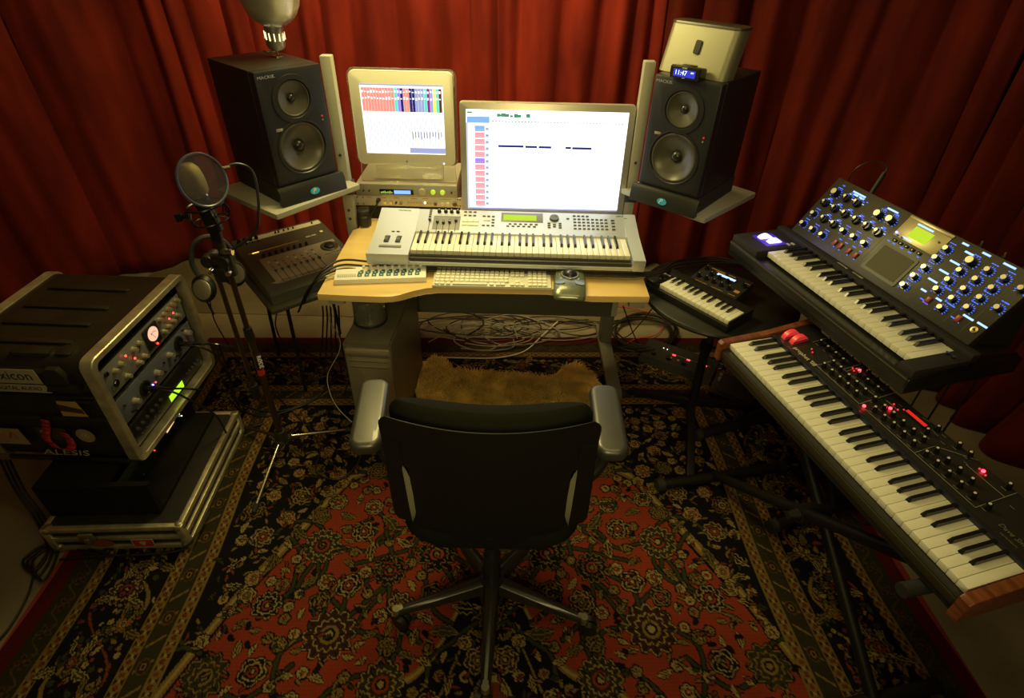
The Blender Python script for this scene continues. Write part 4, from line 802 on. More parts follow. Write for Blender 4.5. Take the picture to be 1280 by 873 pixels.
# ------------------------------------------------------------------ computer tower + disc spindle
tw = thing('computer_tower', 'brushed metal computer tower with perforated front strip under the desk left side', 'computer', (-.565, 1.745, .0085), -.055)
bm = nb(); prism(bm, rrect(.500, .206, .006), 0, .206, Matrix(((0, 0, 1, -.103), (0, 1, 0, .1), (1, 0, 0, .25), (0, 0, 0, 1))) @ Matrix.Rotation(0, 4, 'Z')) if False else None
bm = nb(); prism(bm, rrect(.190, .47, .004, cy=.235), .012, .500, bev=.010); 
obj('case', bm, mat('tower_aluminium', (.24, .22, .16), .38, .6, bump=.1, bscale=400), tw)
bm = nb(); prism(bm, rrect(.178, .455, .010), -.004, .001, T(0, 0, .257) @ RX90, bev=.002); fp = obj('front_panel', bm, mat('tower_front', (.42, .39, .28), .36, .7, bump=.5, bscale=700), tw)
bm = nb(); box(bm, (0, -.0050, .462), (.172, .003, .034), .001)
obj('perforated_strip', bm, mat('perforated_strip', (.42, .38, .26), .3, .8, bump=.9, bscale=900), fp)
for z in (.428, .398):
    bm = nb(); box(bm, (0, -.0045, z), (.150, .002, .002)); box(bm, (0, -.004, z-.008), (.152, .0012, .0012), mi=1); obj('drive_slot', bm, [mat('slot_highlight', (.6, .56, .42), .3, .8), GRYD], fp)
for sx in (-1, 1):
    for y in (.03, .44):
        bm = nb(); bx(bm, sx*.085-.008, sx*.085+.008, y-.012, y+.012, 0, .014, .003); obj('foot', bm, MC['tower_aluminium'], tw)
bm = nb(); prism(bm, [(0, .5), (.0, .512), (.03, .516), (.44, .516), (.47, .512), (.47, .5)], -.082, .090, Mx, bev=.002); obj('top_handle', bm, MC['tower_aluminium'], tw)
ds = thing('disc_spindle', 'clear dome disc spindle standing on the computer tower under the desk', 'disc box', (-.578, 1.895, .5255), 0)
bm = nb(); lathe(bm, [(0, 0), (.066, 0), (.068, .004), (.067, .010), (0, .010)], n=40); obj('base', bm, BLK, ds)
bm = nb(); lathe(bm, [(.012, .011), (.058, .011), (.059, .026), (.012, .026)], n=40); lathe(bm, [(0, .010), (.007, .011), (.007, .09), (0, .093)], n=16); obj('disc_stack', bm, mat('disc_stack', (.16, .16, .12), .2, .8), ds)
bm = nb(); lathe(bm, [(.065, .011), (.064, .02), (.062, .10), (.056, .112), (.0, .115)], n=40); obj('cover', bm, mat('smoky_clear_cover', (.5, .52, .42), .12, trans=.85), ds)
# ------------------------------------------------------------------ round table with mini keyboard and module
rt = thing('round_table', 'small round black table on a tripod stand right of the desk', 'table', (.82, 1.93, 0))
bm = nb(); lathe(bm, [(0, .650), (.29, .650), (.300, .656), (.302, .664), (.298, .672), (.29, .675), (0, .675)], n=72); obj('tabletop', bm, mat('black_vinyl', (.016, .016, .012), .42, bump=.2, bscale=120), rt)
bm = nb(); cyl(bm, (.01, -.01, .30), (.01, -.01, .65), .014, n=16); obj('upper_tube', bm, mat('bronze_tube', (.09, .06, .03), .35, .6), rt)
bm = nb(); cyl(bm, (.01, -.01, .10), (.0, -.01, .42), .019, n=16); cyl(bm, (.0, -.01, .40), (.0, -.01, .44), .026, n=16); obj('pole', bm, BLKT, rt)
bm = nb(); cyl(bm, (.02, -.02, .42), (.06, -.03, .42), .006, n=10); cyl(bm, (.05, -.03, .405), (.05, -.03, .435), .010, n=12); obj('clamp_knob', bm, BLK, rt)
for (x, y) in ((-.07, -.37), (-.245, .165), (.42, .06)):
    bm = nb(); L_ = hypot(x, y); rz_ = atan2(y, x)
    M = Matrix.Rotation(rz_, 4, 'Z')
    prism(bm, [(.0, .12), (.03, .125), (L_-.03, .035), (L_, .025), (L_, .010), (L_-.04, .010), (.0, .09)], -.016, .016, T(0, -.01, 0) @ M @ Matrix(((1, 0, 0, 0), (0, 0, -1, 0), (0, 1, 0, 0), (0, 0, 0, 1))), bev=.003); obj('leg', bm, BLKT, rt)

mk = thing('mini_keyboard', 'small black two-octave keyboard lying at the front of the round table', 'keyboard', (.567, 1.905, .6755), -.895)
bm = nb(); bx(bm, -.062, .322, -.008, .150, 0, .030, .004); bx(bm, -.062, .322, .094, .150, .028, .046, .004); bx(bm, -.062, -.004, -.004, .10, .028, .046, .004); bx(bm, .3175, .322, -.006, .10, .028, .048, .001); obj('case', bm, BLK, mk)
keys(mk, 15, 'C', .021, .091, .055, x0=.001, y0=.001, z0=.049, hb=.008)
bm = nb(); text(bm, 'KEY RIG', .010, T(-.034, .085, .0462)); 
for k in range(3): text(bm, '- +', .006, T(-.045+.014*k, .03+.012*k, .0462))
obj('logo', bm, TXT, mk)
bm = nb(); cyl(bm, (-.034, .05, .046), (-.034, .05, .054), .007, n=16); obj('knob', bm, BLKG, mk)

md = thing('synthesizer_module', 'small black desktop synthesizer with ten knobs and pale blue display on the round table', 'synthesizer', (.688, 1.958, .6755), -.803)
A_ = atan2(.018, .14)
bm = nb(); prism(bm, [(0, 0), (.142, 0), (.142, .062), (0, .043)], 0, .206, Mx, bev=.003); obj('case', bm, BLKM, md)
ME = tmat((0, 0, .0435), A_)
for (x, y) in ((.022, .045), (.055, .045), (.088, .045), (.121, .045), (.154, .045), (.055, .082), (.092, .082), (.128, .080), (.020, .108), (.190, .095)):
    bm = nb(); cyl(bm, (0, 0, 0), (0, 0, .004), .0095, n=20); cyl(bm, (0, 0, .004), (0, 0, .016), .0065, .0058, n=18); box(bm, (0, .003, .0162), (.0012, .005, .0006), mi=1); link('knob', finish(bm, 'knob', [BLKG, TXT]), md, tuple(ME @ Vector((x, y, 0))), (A_, 0, 0))
bm = nb(); box(bm, tuple(ME @ Vector((.108, .105, .001))), (.088, .020, .003), .001, rot=(A_, 0, 0)); box(bm, tuple(ME @ Vector((.108, .105, .0026))), (.078, .013, .0006), rot=(A_, 0, 0), mi=1); obj('display', bm, [BLKG, glow('pale_blue_display', (.45, .65, 1), 1.6)], md)
bm = nb()
for x, y, w_, h_ in ((.06, .128, .06, .004), (.075, .120, .04, .003), (.12, .128, .03, .004), (.19, .12, .02, .002), (.185, .05, .02, .016), (.18, .02, .03, .002), (.05, .018, .05, .0015), (.12, .018, .05, .0015)): box(bm, tuple(ME @ Vector((x, y, .0004))), (w_, h_, .0006), rot=(A_, 0, 0))
obj('panel_print', bm, mat('orange_print', (.35, .18, .03), .5, emis=(.8, .4, .05), es=.12), md)

# ------------------------------------------------------------------ long red-wheel synthesizer (front right)
ps = thing('analog_synthesizer', 'long black synthesizer with red pitch wheels and wooden ends at the lower right', 'synthesizer', (.691, 1.444, .782), -1.286)
bm = nb(); prism(bm, [(-.018, -.062), (.30, -.062), (.302, .020), (.296, .026), (.152, .003), (.150, -.020), (-.010, -.020), (-.018, -.022)], -.004, .853, Mx, bev=.001); obj('case', bm, mat('satin_black_metal', (.016, .015, .013), .4), ps)
for x0, x1 in ((-.026, -.004), (.853, .877)):
    bm = nb(); prism(bm, [(-.026, -.066), (.305, -.066), (.310, .020), (.300, .032), (.14, .010), (-.02, .004), (-.028, -.004)], x0, x1, Mx, bev=.002); obj('wooden_end', bm, WOODD, ps)
keys(ps, 36, 'C', .02357, .150, .098, z0=0)
bm = nb(); bx(bm, -.002, .851, .150, .166, -.01, .0085, .002); obj('ribbed_strip', bm, mat('blue_black_strip', (.02, .022, .032), .25), ps)
AP = atan2(.024, .16); PP = tmat((0, .14, .0055), AP)
kn = nb(); cyl(kn, (0, 0, 0), (0, 0, .014), .0072, .0058, n=18); cyl(kn, (0, 0, .014), (0, 0, .0152), .0035, .003, n=12, mi=1); knm = finish(kn, 'knob', [BLKG, mat('knob_cap_white', (.6, .57, .45), .35)])
PK2 = [p for p in PKN if p[1] < .15]+[(.095, .141)]
for (x, v_) in PK2: link('knob', knm, ps, tuple(PP @ Vector((x, v_, .001))), (AP, 0, 0))
bm = nb()
def pline(bm, x0, v0, x1, v1, w_=.0012, M=PP, A=AP, mi=0):
    cxx, cv = (x0+x1)/2, (v0+v1)/2; L_ = hypot(x1-x0, v1-v0); an = atan2(v1-v0, x1-x0)
    box(bm, tuple(M @ Vector((cxx, cv, .0003))), (L_, w_, .0008), rot=Matrix.Rotation(A, 4, 'X') @ Matrix.Rotation(an, 4, 'Z'), mi=mi)
for a, b, c, d in ((.078, .155, .215, .155), (.215, .155, .215, .100), (.078, .100, .078, .155), (.172, .098, .345, .098), (.172, .042, .172, .098), (.345, .042, .345, .155), (.225, .098, .225, .155), (.53, .042, .53, .10), (.53, .10, .60, .155), (.60, .12, .70, .12), (.70, .04, .70, .155), (.172, .040, .345, .040), (.36, .040, .53, .040), (.53, .040, .70, .040), (.36, .112, .40, .112)): pline(bm, a, b, c, d)
rd = random.Random(8)
for (x, v_) in PK2:
    pline(bm, x-.007, v_-.012, x+.006, v_-.012, .0016, mi=1)
for k in range(14): x = rd.uniform(.36, .72); v_ = rd.uniform(.10, .15); pline(bm, x, v_, x+.012, v_, .0016, mi=1)
text(bm, "prophet '08", .020, PP @ T(.125, .037, 0), mi=2, ext=.0006); text(bm, 'Dave Smith', .016, PP @ T(.785, .052, 0), mi=1, shear=.3, ext=.0006); text(bm, 'INSTRUMENTS', .006, PP @ T(.785, .034, 0), mi=1, ext=.0006)
obj('panel_print', bm, [mat('grey_line_print', (.22, .21, .17), .5), mat('dim_print', (.12, .11, .09), .5), mat('cream_print', (.5, .46, .33), .5)], ps)
for (x, v_) in ((.022, .055), (.052, .062)):
    bm = nb(); cyl(bm, (-.008, 0, -.012), (.008, 0, -.012), .030, n=40); box(bm, (.0085, 0, .001), (.002, .05, .003), mi=1); link('pitch_wheel' if x < .04 else 'modulation_wheel', finish(bm, 'wheel', [REDP, BLK]), ps, tuple(PP @ Vector((x, v_+.008, .0))), (AP, 0, 0))
def led(parent, M, x, v_, m, r=.0035, h=.003, name='indicator_light'):
    bm = nb(); cyl(bm, tuple(M @ Vector((x, v_, 0))), tuple(M @ Vector((x, v_, h))), r, n=12); return obj(name, bm, m, parent)
REDM = glow('soft_red_led', (1, .03, .05), 1.2)
for (x, v_) in ((.236, .133), (.357, .045), (.389, .099), (.629, .138)): led(ps, PP, x, v_, LEDR, .0042)
for (x, v_) in ((.119, .067), (.105, .075), (.228, .130), (.222, .122), (.232, .118), (.240, .128), (.40, .112), (.406, .125), (.621, .136), (.64, .132), (.380, .118), (.405, .096)): led(ps, PP, x, v_, REDM, .0022)
bm = nb(); box(bm, tuple(PP @ Vector((.441, .131, .0008))), (.076, .018, .002), rot=(AP, 0, 0)); box(bm, tuple(PP @ Vector((.441, .131, .0020))), (.062, .010, .0006), rot=(AP, 0, 0), mi=1); obj('display', bm, [BLKG, glow('red_display', (.85, .02, .01), .9)], ps)
bm = nb(); box(bm, tuple(PP @ Vector((.79, .115, .001))), (.05, .03, .001), rot=(AP, 0, 0)); obj('sticker', bm, mat('grey_sticker', (.25, .23, .17), .5), ps)
bm = nb(); bx(bm, -.004, .853, -.0215, -.0175, -.046, -.024, .001); obj('front_rail', bm, mat('front_rail', (.07, .06, .04), .3, .5), ps)

# ------------------------------------------------------------------ blue backlit synthesizer (rear right)
vs = thing('backlit_synthesizer', 'black analog synthesizer with raised panel of glowing blue markings at the right', 'synthesizer', (.874, 1.762, .947), -1.287)
TH = .961; XL, XR = -.098, .622
bm = nb(); prism(bm, [(-.045, -.075), (.34, -.075), (.34, -.03), (.30, .0), (.162, .018), (.158, -.025), (-.038, -.025), (-.045, -.03)], -.145, .660, Mx, bev=.002); obj('base', bm, mat('black_lacquer', (.010, .010, .010), .3), vs)
bm = nb(); bx(bm, -.145, .660, .138, .170, -.01, .018, .004); obj('hinge_rail', bm, BLKM, vs)
bm = nb(); bx(bm, -.145, -.004, -.042, .14, -.03, .003, .003); obj('wheel_block', bm, BLKM, vs)
bm = nb(); bx(bm, .6135, .660, -.042, .14, -.03, .003, .003); bx(bm, .605, .66, -.04, .14, -.03, -.01); obj('end_block', bm, BLKM, vs)
keys(vs, 26, 'F', .02357, .138, .090, z0=0)
bm = nb(); bx(bm, -.142, .657, -.048, -.040, -.055, -.020, .002); bx(bm, -.142, .657, -.050, -.046, -.028, -.024, mi=1); obj('front_rail', bm, [BLK, mat('rail_line', (.12, .1, .07), .35, .5)], vs)
VP = tmat((0, .16, .023), TH)
bm = nb(); box(bm, tuple(VP @ Vector(((XL+XR)/2, .110, -.014))), (XR-XL, .226, .028), .003, rot=(TH, 0, 0)); obj('control_panel', bm, mat('panel_charcoal', (.030, .028, .022), .4), vs)
bm = nb(); prism(bm, [(.168, .018), (.30, -.0), (.335, -.02), (.318, .13), (.290, .195)], XL+.004, XR-.004, Mx); obj('panel_support', bm, BLKM, vs)
def vknob(r, h, m2):
    b_ = nb(); cyl(b_, (0, 0, 0), (0, 0, .003), r*1.25, n=22); cyl(b_, (0, 0, .003), (0, 0, h), r, r*.9, n=22); cyl(b_, (0, 0, h), (0, 0, h+.0012), r*.82, r*.78, n=20, mi=1); return finish(b_, 'knob', [BLKG, m2])
CAP = mat('knob_cap_cream', (.70, .66, .48), .25, .4)
kb_ = vknob(.0125, .020, CAP); kc_ = vknob(.0085, .017, CAP)
bs_ = nb(); cyl(bs_, (0, 0, 0), (0, 0, .012), .0135, .012, n=22); box(bs_, (0, 0, .013), (.006, .022, .008), .002); cyl(bs_, (-.003, .004, .016), (-.003, .004, .0175), .005, n=12, mi=1); kp_ = finish(bs_, 'knob', [BLKG, CAP])
VA = [(-.057, .177), (.134, .179), (.181, .181), (.46, .183)]
for lst, me_ in ((VA, kb_), (VB, kp_), (VC, kc_)):
    for (x, v_) in lst:
        link('knob', me_, vs, tuple(VP @ Vector((x, v_-.004, 0))), (TH, 0, 0))
bm = nb(); rd = random.Random(6)
def vb(x, v_, w_, h_, mi=0): box(bm, tuple(VP @ Vector((x, v_, .0003))), (w_, h_, .0008), rot=(TH, 0, 0), mi=mi)
for lst, R in ((VA, .019), (VC, .0145)):
    for (x, v_) in lst:
        for k in range(11):
            a = radians(-125+25*k)+pi/2; p = VP @ Vector((x+R*cos(a), v_-.006+R*sin(a), .0003))
            box(bm, tuple(p), (.0045, .0016, .0008), rot=Matrix.Rotation(TH, 4, 'X') @ Matrix.Rotation(a, 4, 'Z'))
        for q in range(3): vb(x-.008+.007*q, v_+.017+.0, .0055, .0022)
for (x, v_) in VB:
    for q in range(6):
        a = radians(20+28*q)
        vb(x+.019*cos(a)+.002, v_+.019*sin(a)-.004, .007, .0022, 1 if q % 3 == 0 else 0)
    vb(x+.004, v_+.019, .014, .0022)
for (x, v_, w_) in ((.427, .158, .030), (.425, .124, .030), (.421, .090, .030), (.424, .056, .018), (.409, .212, .020), (.436, .196, .026), (.472, .213, .024), (.538, .213, .034), (.475, .056, .018), (.568, .056, .030), (.607, .058, .028), (.018, .203, .055), (.010, .196, .020), (.036, .196, .022), (.158, .205, .042)): vb(x, v_, w_, .0052, 1)
for (x, v_, w_) in ((-.055, .205, .010), (.065, .192, .007), (.135, .200, .006), (.184, .200, .007), (.455, .030, .018), (.44, .034, .012), (.555, .032, .014), (.54, .036, .012), (.62-.012, .132, .010), (.470, .092, .022), (.512, .060, .022), (.090, .056, .012), (.118, .056, .012), (.150, .058, .014), (.18, .056, .010), (.225, .124, .010), (.245, .124, .010), (.275, .124, .012), (.305, .124, .012), (.335, .124, .008)): vb(x, v_, w_, .0028)
for k in range(4): vb((.09, .115, .152, .182)[k], .026, .005, .003)
obj('panel_print', bm, [BLUE, BLUEW], vs)
bm = nb()
for x in (.061, .108, .155, .204, .372+.035, .482, .531, .581): box(bm, tuple(VP @ Vector((x, .11, .0003))), (.0006, .19, .0006), rot=(TH, 0, 0))
obj('panel_line', bm, mat('panel_line', (.12, .10, .05), .5), vs)
for (x, v_) in ((.084, .038), (.11, .039), (.147, .039), (.177, .038), (.456, .040), (.553, .040)):
    bm = nb(); box(bm, (0, 0, .003), (.014, .020, .006), .002, rot=(.12, 0, 0)); link('rocker_switch', finish(bm, 'rocker_switch', mat('dim_red_rocker', (.28, .03, .015), .35)), vs, tuple(VP @ Vector((x, v_, 0))), (TH, 0, 0))
bm = nb(); box(bm, tuple(VP @ Vector((.294, .178, .001))), (.150, .066, .003), .002, rot=(TH, 0, 0)); box(bm, tuple(VP @ Vector((.296, .214, .0))), (.152, .010, .010), .002, rot=(TH, 0, 0)); dpn = obj('display_plate', bm, mat('gold_silver_plate', (.42, .38, .22), .35, .5), vs)
bm = nb(); box(bm, tuple(VP @ Vector((.292, .178, .0028))), (.064, .036, .0012), rot=(TH, 0, 0)); obj('display', bm, LCDG, dpn)
bm = nb(); box(bm, tuple(VP @ Vector((.285, .203, .0028))), (.055, .005, .001), rot=(TH, 0, 0)); box(bm, tuple(VP @ Vector((.268, .152, .0028))), (.035, .004, .001), rot=(TH, 0, 0)); obj('title_print', bm, BLUEW, dpn)
for (x, v_) in ((.235, .149), (.252, .149), (.350, .185)): led(vs, VP @ T(0, 0, .003), x, v_, BLK, .003, name='button')
led(vs, VP @ T(0, 0, .003), .226, .155, LEDB, .003)
for x in (.240, .262, .284, .306, .330): 
    bm = nb(); box(bm, tuple(VP @ Vector((x, .134, .002))), (.014, .009, .004), .001, rot=(TH, 0, 0)); obj('button', bm, BLKG, vs)
bm = nb(); prism(bm, rrect(.132, .098, .006), .0, .0025, VP @ T(.284, .068, 0)); obj('touch_pad_frame', bm, BLK, vs)
bm = nb(); prism(bm, rrect(.112, .080, .003), .0025, .0032, VP @ T(.284, .069, 0)); obj('touch_pad', bm, mat('touch_pad', (.07, .062, .03), .55, spec=.3), vs)
bm = nb(); lathe(bm, [(.003, .0005), (.009, .001), (.009, .003), (.0045, .004), (.0045, .001)], VP @ T(.603, .038, 0), 20); obj('jack_socket', bm, mat('brass_jack', (.6, .5, .25), .3, .8), vs)
bm = nb(); text(bm, 'minimoog', .011, T(.17, .154, .0184), shear=.2, ext=.0005); text(bm, 'VOYAGER', .010, T(.235, .154, .0184), ext=.0005); obj('logo', bm, mat('cream_logo', (.55, .5, .35), .4), vs)
for (x, y) in ((-.093, .052), (-.055, .062)):
    bm = nb(); cyl(bm, (-.010, 0, -.020), (.010, 0, -.020), .034, n=40); link('pitch_wheel' if x < -.07 else 'modulation_wheel', finish(bm, 'wheel', glow('violet_white_wheel', (.42, .36, 1), 4.0)), vs, (x, y, .002))
bm = nb(); box(bm, (-.074, .057, .0035), (.088, .082, .0008), .0003); obj('wheel_glow_plate', bm, mat('lit_wheel_well', (.02, .01, .06), .3, emis=(.12, .04, .8), es=.5), vs)
for (x, y) in ((-.025, .10), (-.025, .118)):
    bm = nb(); box(bm, (x, y, .004), (.016, .009, .004), .001); obj('button', bm, mat('cream_rocker', (.4, .38, .3), .4), vs)
for x in (.622, .640): 
    bm = nb(); cyl(bm, (x, .10, .003), (x, .10, .010), .005, n=14); obj('jack_socket', bm, mat('dark_chrome', (.2, .19, .16), .2, 1.), vs)
# plugs standing behind the panel
for k, (x, lab) in enumerate(((-.02, 'leftmost'), (.39, 'second'), (.48, 'third'))):
    pass
def wp(fr, p):
    x, y, z, a = fr; return Vector((x+cos(a)*p[0]-sin(a)*p[1], y+sin(a)*p[0]+cos(a)*p[1], z+p[2]))
VFm = (.874, 1.762, .947, -1.287)
bm = nb(); p0 = wp(VFm, (.0, .335, .15)); p1 = wp(VFm, (-.03, .40, .235)); cyl(bm, p0, p1, .008, n=12)
tube(bm, [p1, p1+Vector((.004, .006, .018)), p1+Vector((-.02, .02, .030)), p1+Vector((-.06, .03, .022)), p1+Vector((-.085, .04, -.02)), p1+Vector((-.08, .05, -.12)), p1+Vector((-.05, .10, -.5)), p1+Vector((-.05, .12, -1.17))], .0022)
o = obj('patch_cable', bm, BLK); tag(o, 'black plug with thin cable looping up behind the top left of the blue backlit panel', 'cable')
for k, x in enumerate((.42, .49, .55)):
    bm = nb(); p0 = wp(VFm, (x, .325, .12)); p1 = wp(VFm, (x-.01, .340, .188)); cyl(bm, p0, p1, .007, n=12); cyl(bm, p1, p1+(p1-p0)*.18, .003, n=8, mi=1); tube(bm, [p0, p0+Vector((.05, 0, -.06)), p0+Vector((.09, .02, -.4)), p0+Vector((.12, .05, -1.04))], .003)
    o = obj('patch_cable', bm, [BLK, CHR]); tag(o, ('first', 'middle', 'last')[k]+' of the three metal tipped plugs behind the right half of the blue backlit panel', 'cable', 'plugs behind the backlit panel')

# ------------------------------------------------------------------ X stands
def xstand(label, A, B, half, top_z, tilt=0, spread=.0):
    A = Vector((*A, 0)); B = Vector((*B, 0)); e = (B-A).normalized(); b = Vector((-e.y, e.x, 0))
    if b.x < 0: b = -b
    c = (A+B)/2
    r = thing('keyboard_stand', label, 'stand', (c.x, c.y, 0), 0)
    A -= c; B -= c
    up = Vector((0, 0, 1))
    for q, (f, g) in enumerate(((A, B), (B, A))):
        bm = nb(); cyl(bm, f-b*half+up*.030, f+b*half+up*.030, .021, n=16); ft = obj('foot_bar', bm, BLKT, r)
        for s in (-1, 1):
            bm = nb(); cyl(bm, f+b*(s*half)+up*.030, f+b*(s*(half+.03))+up*.030, .026, n=16); obj('rubber_cap', bm, mat('black_rubber', (.012, .012, .012), .8), ft)
        off = b*(.03 if q else -.03)
        bm = nb(); p = f+off+up*.04; t = g+off+up*(top_z-.03); d = (t-p); M = Matrix.Translation((p+t)/2) @ d.to_track_quat('Z', 'Y').to_matrix().to_4x4()
        box(bm, (0, 0, 0), (.028, .045, d.length), .004, rot=M) if False else cyl(bm, p, t, .019, n=14); obj('crossed_leg', bm, BLKT, r)
        bm = nb(); cyl(bm, g+off-b*(.17)+up*(top_z-.018), g+off+b*.17+up*(top_z-.018), .0165, n=16); obj('top_bar', bm, mat('foam_tube', (.01, .01, .01), .8), r)
    bm = nb(); m = up*(top_z*.5); cyl(bm, m-b*.05, m+b*.05, .03, n=20); cyl(bm, m-b*.085, m-b*.05, .012, .02, n=16); obj('pivot', bm, BLK, r)
    return r
e_ = Vector((cos(-1.286), sin(-1.286))); PO = Vector((.691, 1.444)); bP = Vector((-e_.y, e_.x))
Af = PO+e_*.02+bP*.15; Bf = PO+e_*.80+bP*.14
xstand('black crossed keyboard stand under the long wooden-ended synthesizer, nearest the camera', (Af.x+.035, Af.y+.085), Bf, .255, .714)
xstand('black crossed keyboard stand under the blue backlit synthesizer', (1.07, 1.865), (1.235, 1.395), .235, .868)

# floor foot controllers
fl = thing('foot_controller', 'long black foot controller with three red lights on the rug behind the round table stand', 'pedal', (.672, 2.350, .0085), -.535)
bm = nb(); prism(bm, [(-.02, 0), (.125, 0), (.125, .060), (.0, .035)], 0, .375, Mx, bev=.004); obj('case', bm, BLKM, fl)
FPm = tmat((0, 0, .0385), .197)
for x in (.160, .235, .322): 
    bm = nb(); box(bm, tuple(FPm @ Vector((x, .062, .001))), (.016, .006, .003), rot=(.197, 0, 0)); obj('indicator_light', bm, glow('pedal_red', (1, .03, .04), 5), fl)
for x in (.095, .115): led(fl, FPm, x, .085, LEDW, .002)
for x in (.06, .14, .22, .30): led(fl, FPm, x, .03, mat('foot_switch', (.05, .05, .045), .3, .8), .012, .010, 'foot_switch')
bm = nb(); box(bm, tuple(FPm @ Vector((.24, .067, .0005))), (.21, .0015, .001), rot=(.197, 0, 0)); box(bm, tuple(FPm @ Vector((.15, .038, .0005))), (.012, .010, .001), rot=(.197, 0, 0)); box(bm, tuple(FPm @ Vector((.19, .038, .0005))), (.010, .010, .001), rot=(.197, 0, 0)); obj('panel_print', bm, mat('tan_print', (.3, .25, .15), .5), fl)
f2 = thing('effects_pedal', 'dark box pedal on the rug between the foot controller and the long synthesizer', 'pedal', (.99, 2.12, .0085), -.535)
bm = nb(); prism(bm, [(-.06, 0), (.09, 0), (.09, .055), (-.06, .030)], -.005, .20, Mx, bev=.005); obj('case', bm, mat('dark_brown_case', (.02, .017, .012), .45), f2)
bm = nb(); prism(bm, [(-.045, .038), (.075, .058), (.075, .066), (-.045, .044)], .03, .16, Mx, bev=.002); obj('treadle', bm, BLKM, f2)
for k in range(2): 
    bm = nb(); cyl(bm, (.02, .03+.03*k, .045+.005*k), (.02, .03+.03*k, .060+.005*k), .008, n=14); obj('knob', bm, GRY, f2)
# ------------------------------------------------------------------ control surface on its small table
CSF = (-1.005, 1.975, .530, .694)
tt = thing('utility_table', 'small black table on thin legs under the fader control surface', 'table', (-1.005, 1.975, 0), .694)
bm = nb(); bx(bm, -.02, .44, -.035, .44, .508, .528, .003); obj('tabletop', bm, mat('black_board', (.05, .048, .036), .45), tt)
for (x, y) in ((.05, .03), (.39, .03), (.05, .38), (.39, .38)):
    bm = nb(); cyl(bm, (x, y, 0), (x+(.22-x)*.1, y+(.2-y)*.1, .508), .008, n=10); obj('leg', bm, BLKT, tt)
cs = thing('control_surface', 'dark grey eight fader mixing control surface left of the desk', 'mixer', CSF[:3], CSF[3])
bm = nb(); prism(bm, [(0, .0), (.49, .0), (.49, .098), (.47, .104), (.30, .080), (.02, .052), (0, .044)], 0, .430, Mx, bev=.006); obj('case', bm, mat('surface_charcoal', (.065, .063, .048), .45), cs)
aS = atan2(.028, .28); SP = tmat((0, .02, .0525), aS); aT = atan2(.024, .17); TP = tmat((0, .30, .0805), aT)
bm = nb(); box(bm, tuple(SP @ Vector((.232, .150, .0003))), (.350, .215, .0012), rot=(aS, 0, 0)); prism(bm, [(.035, .06), (.06, .043), (.40, .043), (.408, .06)], 0, .0009, SP); obj('fader_panel', bm, mat('warm_grey_panel', (.30, .27, .20), .45), cs)
bm = nb(); box(bm, tuple(TP @ Vector((.24, .148, .0004))), (.36, .032, .0012), rot=(aT, 0, 0)); obj('top_strip', bm, mat('pale_grey_strip', (.55, .52, .40), .45), cs)
for k in range(8):
    x = .085+.0285*k
    bm = nb(); box(bm, tuple(SP @ Vector((x, .095, .0012))), (.0022, .105, .001), rot=(aS, 0, 0)); obj('fader_slot', bm, BLK, cs)
    bm = nb(); box(bm, (0, 0, .007), (.010, .020, .011), .002); box(bm, (0, 0, .013), (.009, .0015, .0008), mi=1); link('fader', finish(bm, 'fader', [GRYD, TXT]), cs, tuple(SP @ Vector((x, .135, .001))), (aS, 0, 0))
    for q in range(3):
        bm = nb(); box(bm, tuple(SP @ Vector((x, .172+.022*q, .002))), (.011, .006, .003), .0008, rot=(aS, 0, 0)); obj('button', bm, (mat('dim_red_button', (.2, .05, .03), .4), GRY, MC['knob_cap_white'])[(k+q) % 3 if q else 0], cs)
    bm = nb(); cyl(bm, tuple(SP @ Vector((x-.002, .270, .001))), tuple(SP @ Vector((x-.002, .270, .014))), .0065, .0055, n=16); obj('knob', bm, BLKG, cs)
bm = nb(); bx_ = [(.05, .315, .26, .006)]
box(bm, tuple(TP @ Vector((.15, .038, .0006))), (.23, .007, .001), rot=(aT, 0, 0)); box(bm, tuple(TP @ Vector((.065, .036, .0012))), (.030, .006, .001), rot=(aT, 0, 0), mi=1); obj('scribble_display', bm, [mat('amber_dim', (.12, .07, .01), .3, emis=(1, .55, .05), es=.05), glow('amber_display', (1, .62, .08), 1.6)], cs)
for k in range(2): 
    bm = nb(); box(bm, tuple(TP @ Vector((.318+.026*k, .050, .0006))), (.022, .010, .001), rot=(aT, 0, 0)); obj('time_display', bm, mat('grey_display', (.4, .38, .28), .4), cs)
for k in range(4):
    bm = nb(); cyl(bm, tuple(TP @ Vector((.030+.026*k, .142, .001))), tuple(TP @ Vector((.030+.026*k, .142, .017))), .009, .0075, n=18); cyl(bm, tuple(TP @ Vector((.030+.026*k, .118, .001))), tuple(TP @ Vector((.030+.026*k, .118, .006))), .004, n=12); obj('knob', bm, BLKG, cs)
for x in (.20, .215, .24, .262, .285, .38): 
    bm = nb(); cyl(bm, tuple(TP @ Vector((x, .148, .001))), tuple(TP @ Vector((x, .148, .008))), .004, n=12); obj('knob', bm, BLKG, cs)
bm = nb(); cyl(bm, tuple(TP @ Vector((.388, .060, .001))), tuple(TP @ Vector((.388, .060, .004))), .008, n=18); obj('button', bm, MC['knob_cap_white'], cs)
bm = nb(); lathe(bm, [(.040, 0), (.041, .003), (.036, .006), (.024, .005), (.023, .002)], SP @ T(.365, .205, .001), 40); obj('jog_ring', bm, GRYD, cs)
bm = nb(); lathe(bm, [(.022, 0), (.022, .010), (.018, .012), (0, .011)], SP @ T(.365, .205, .001), 32); obj('jog_wheel', bm, BLK, cs)
for k in range(6): 
    bm = nb(); box(bm, tuple(SP @ Vector((.325+.0135*k, .150, .002))), (.010, .007, .003), .001, rot=(aS, 0, 0)); obj('button', bm, GRY, cs)
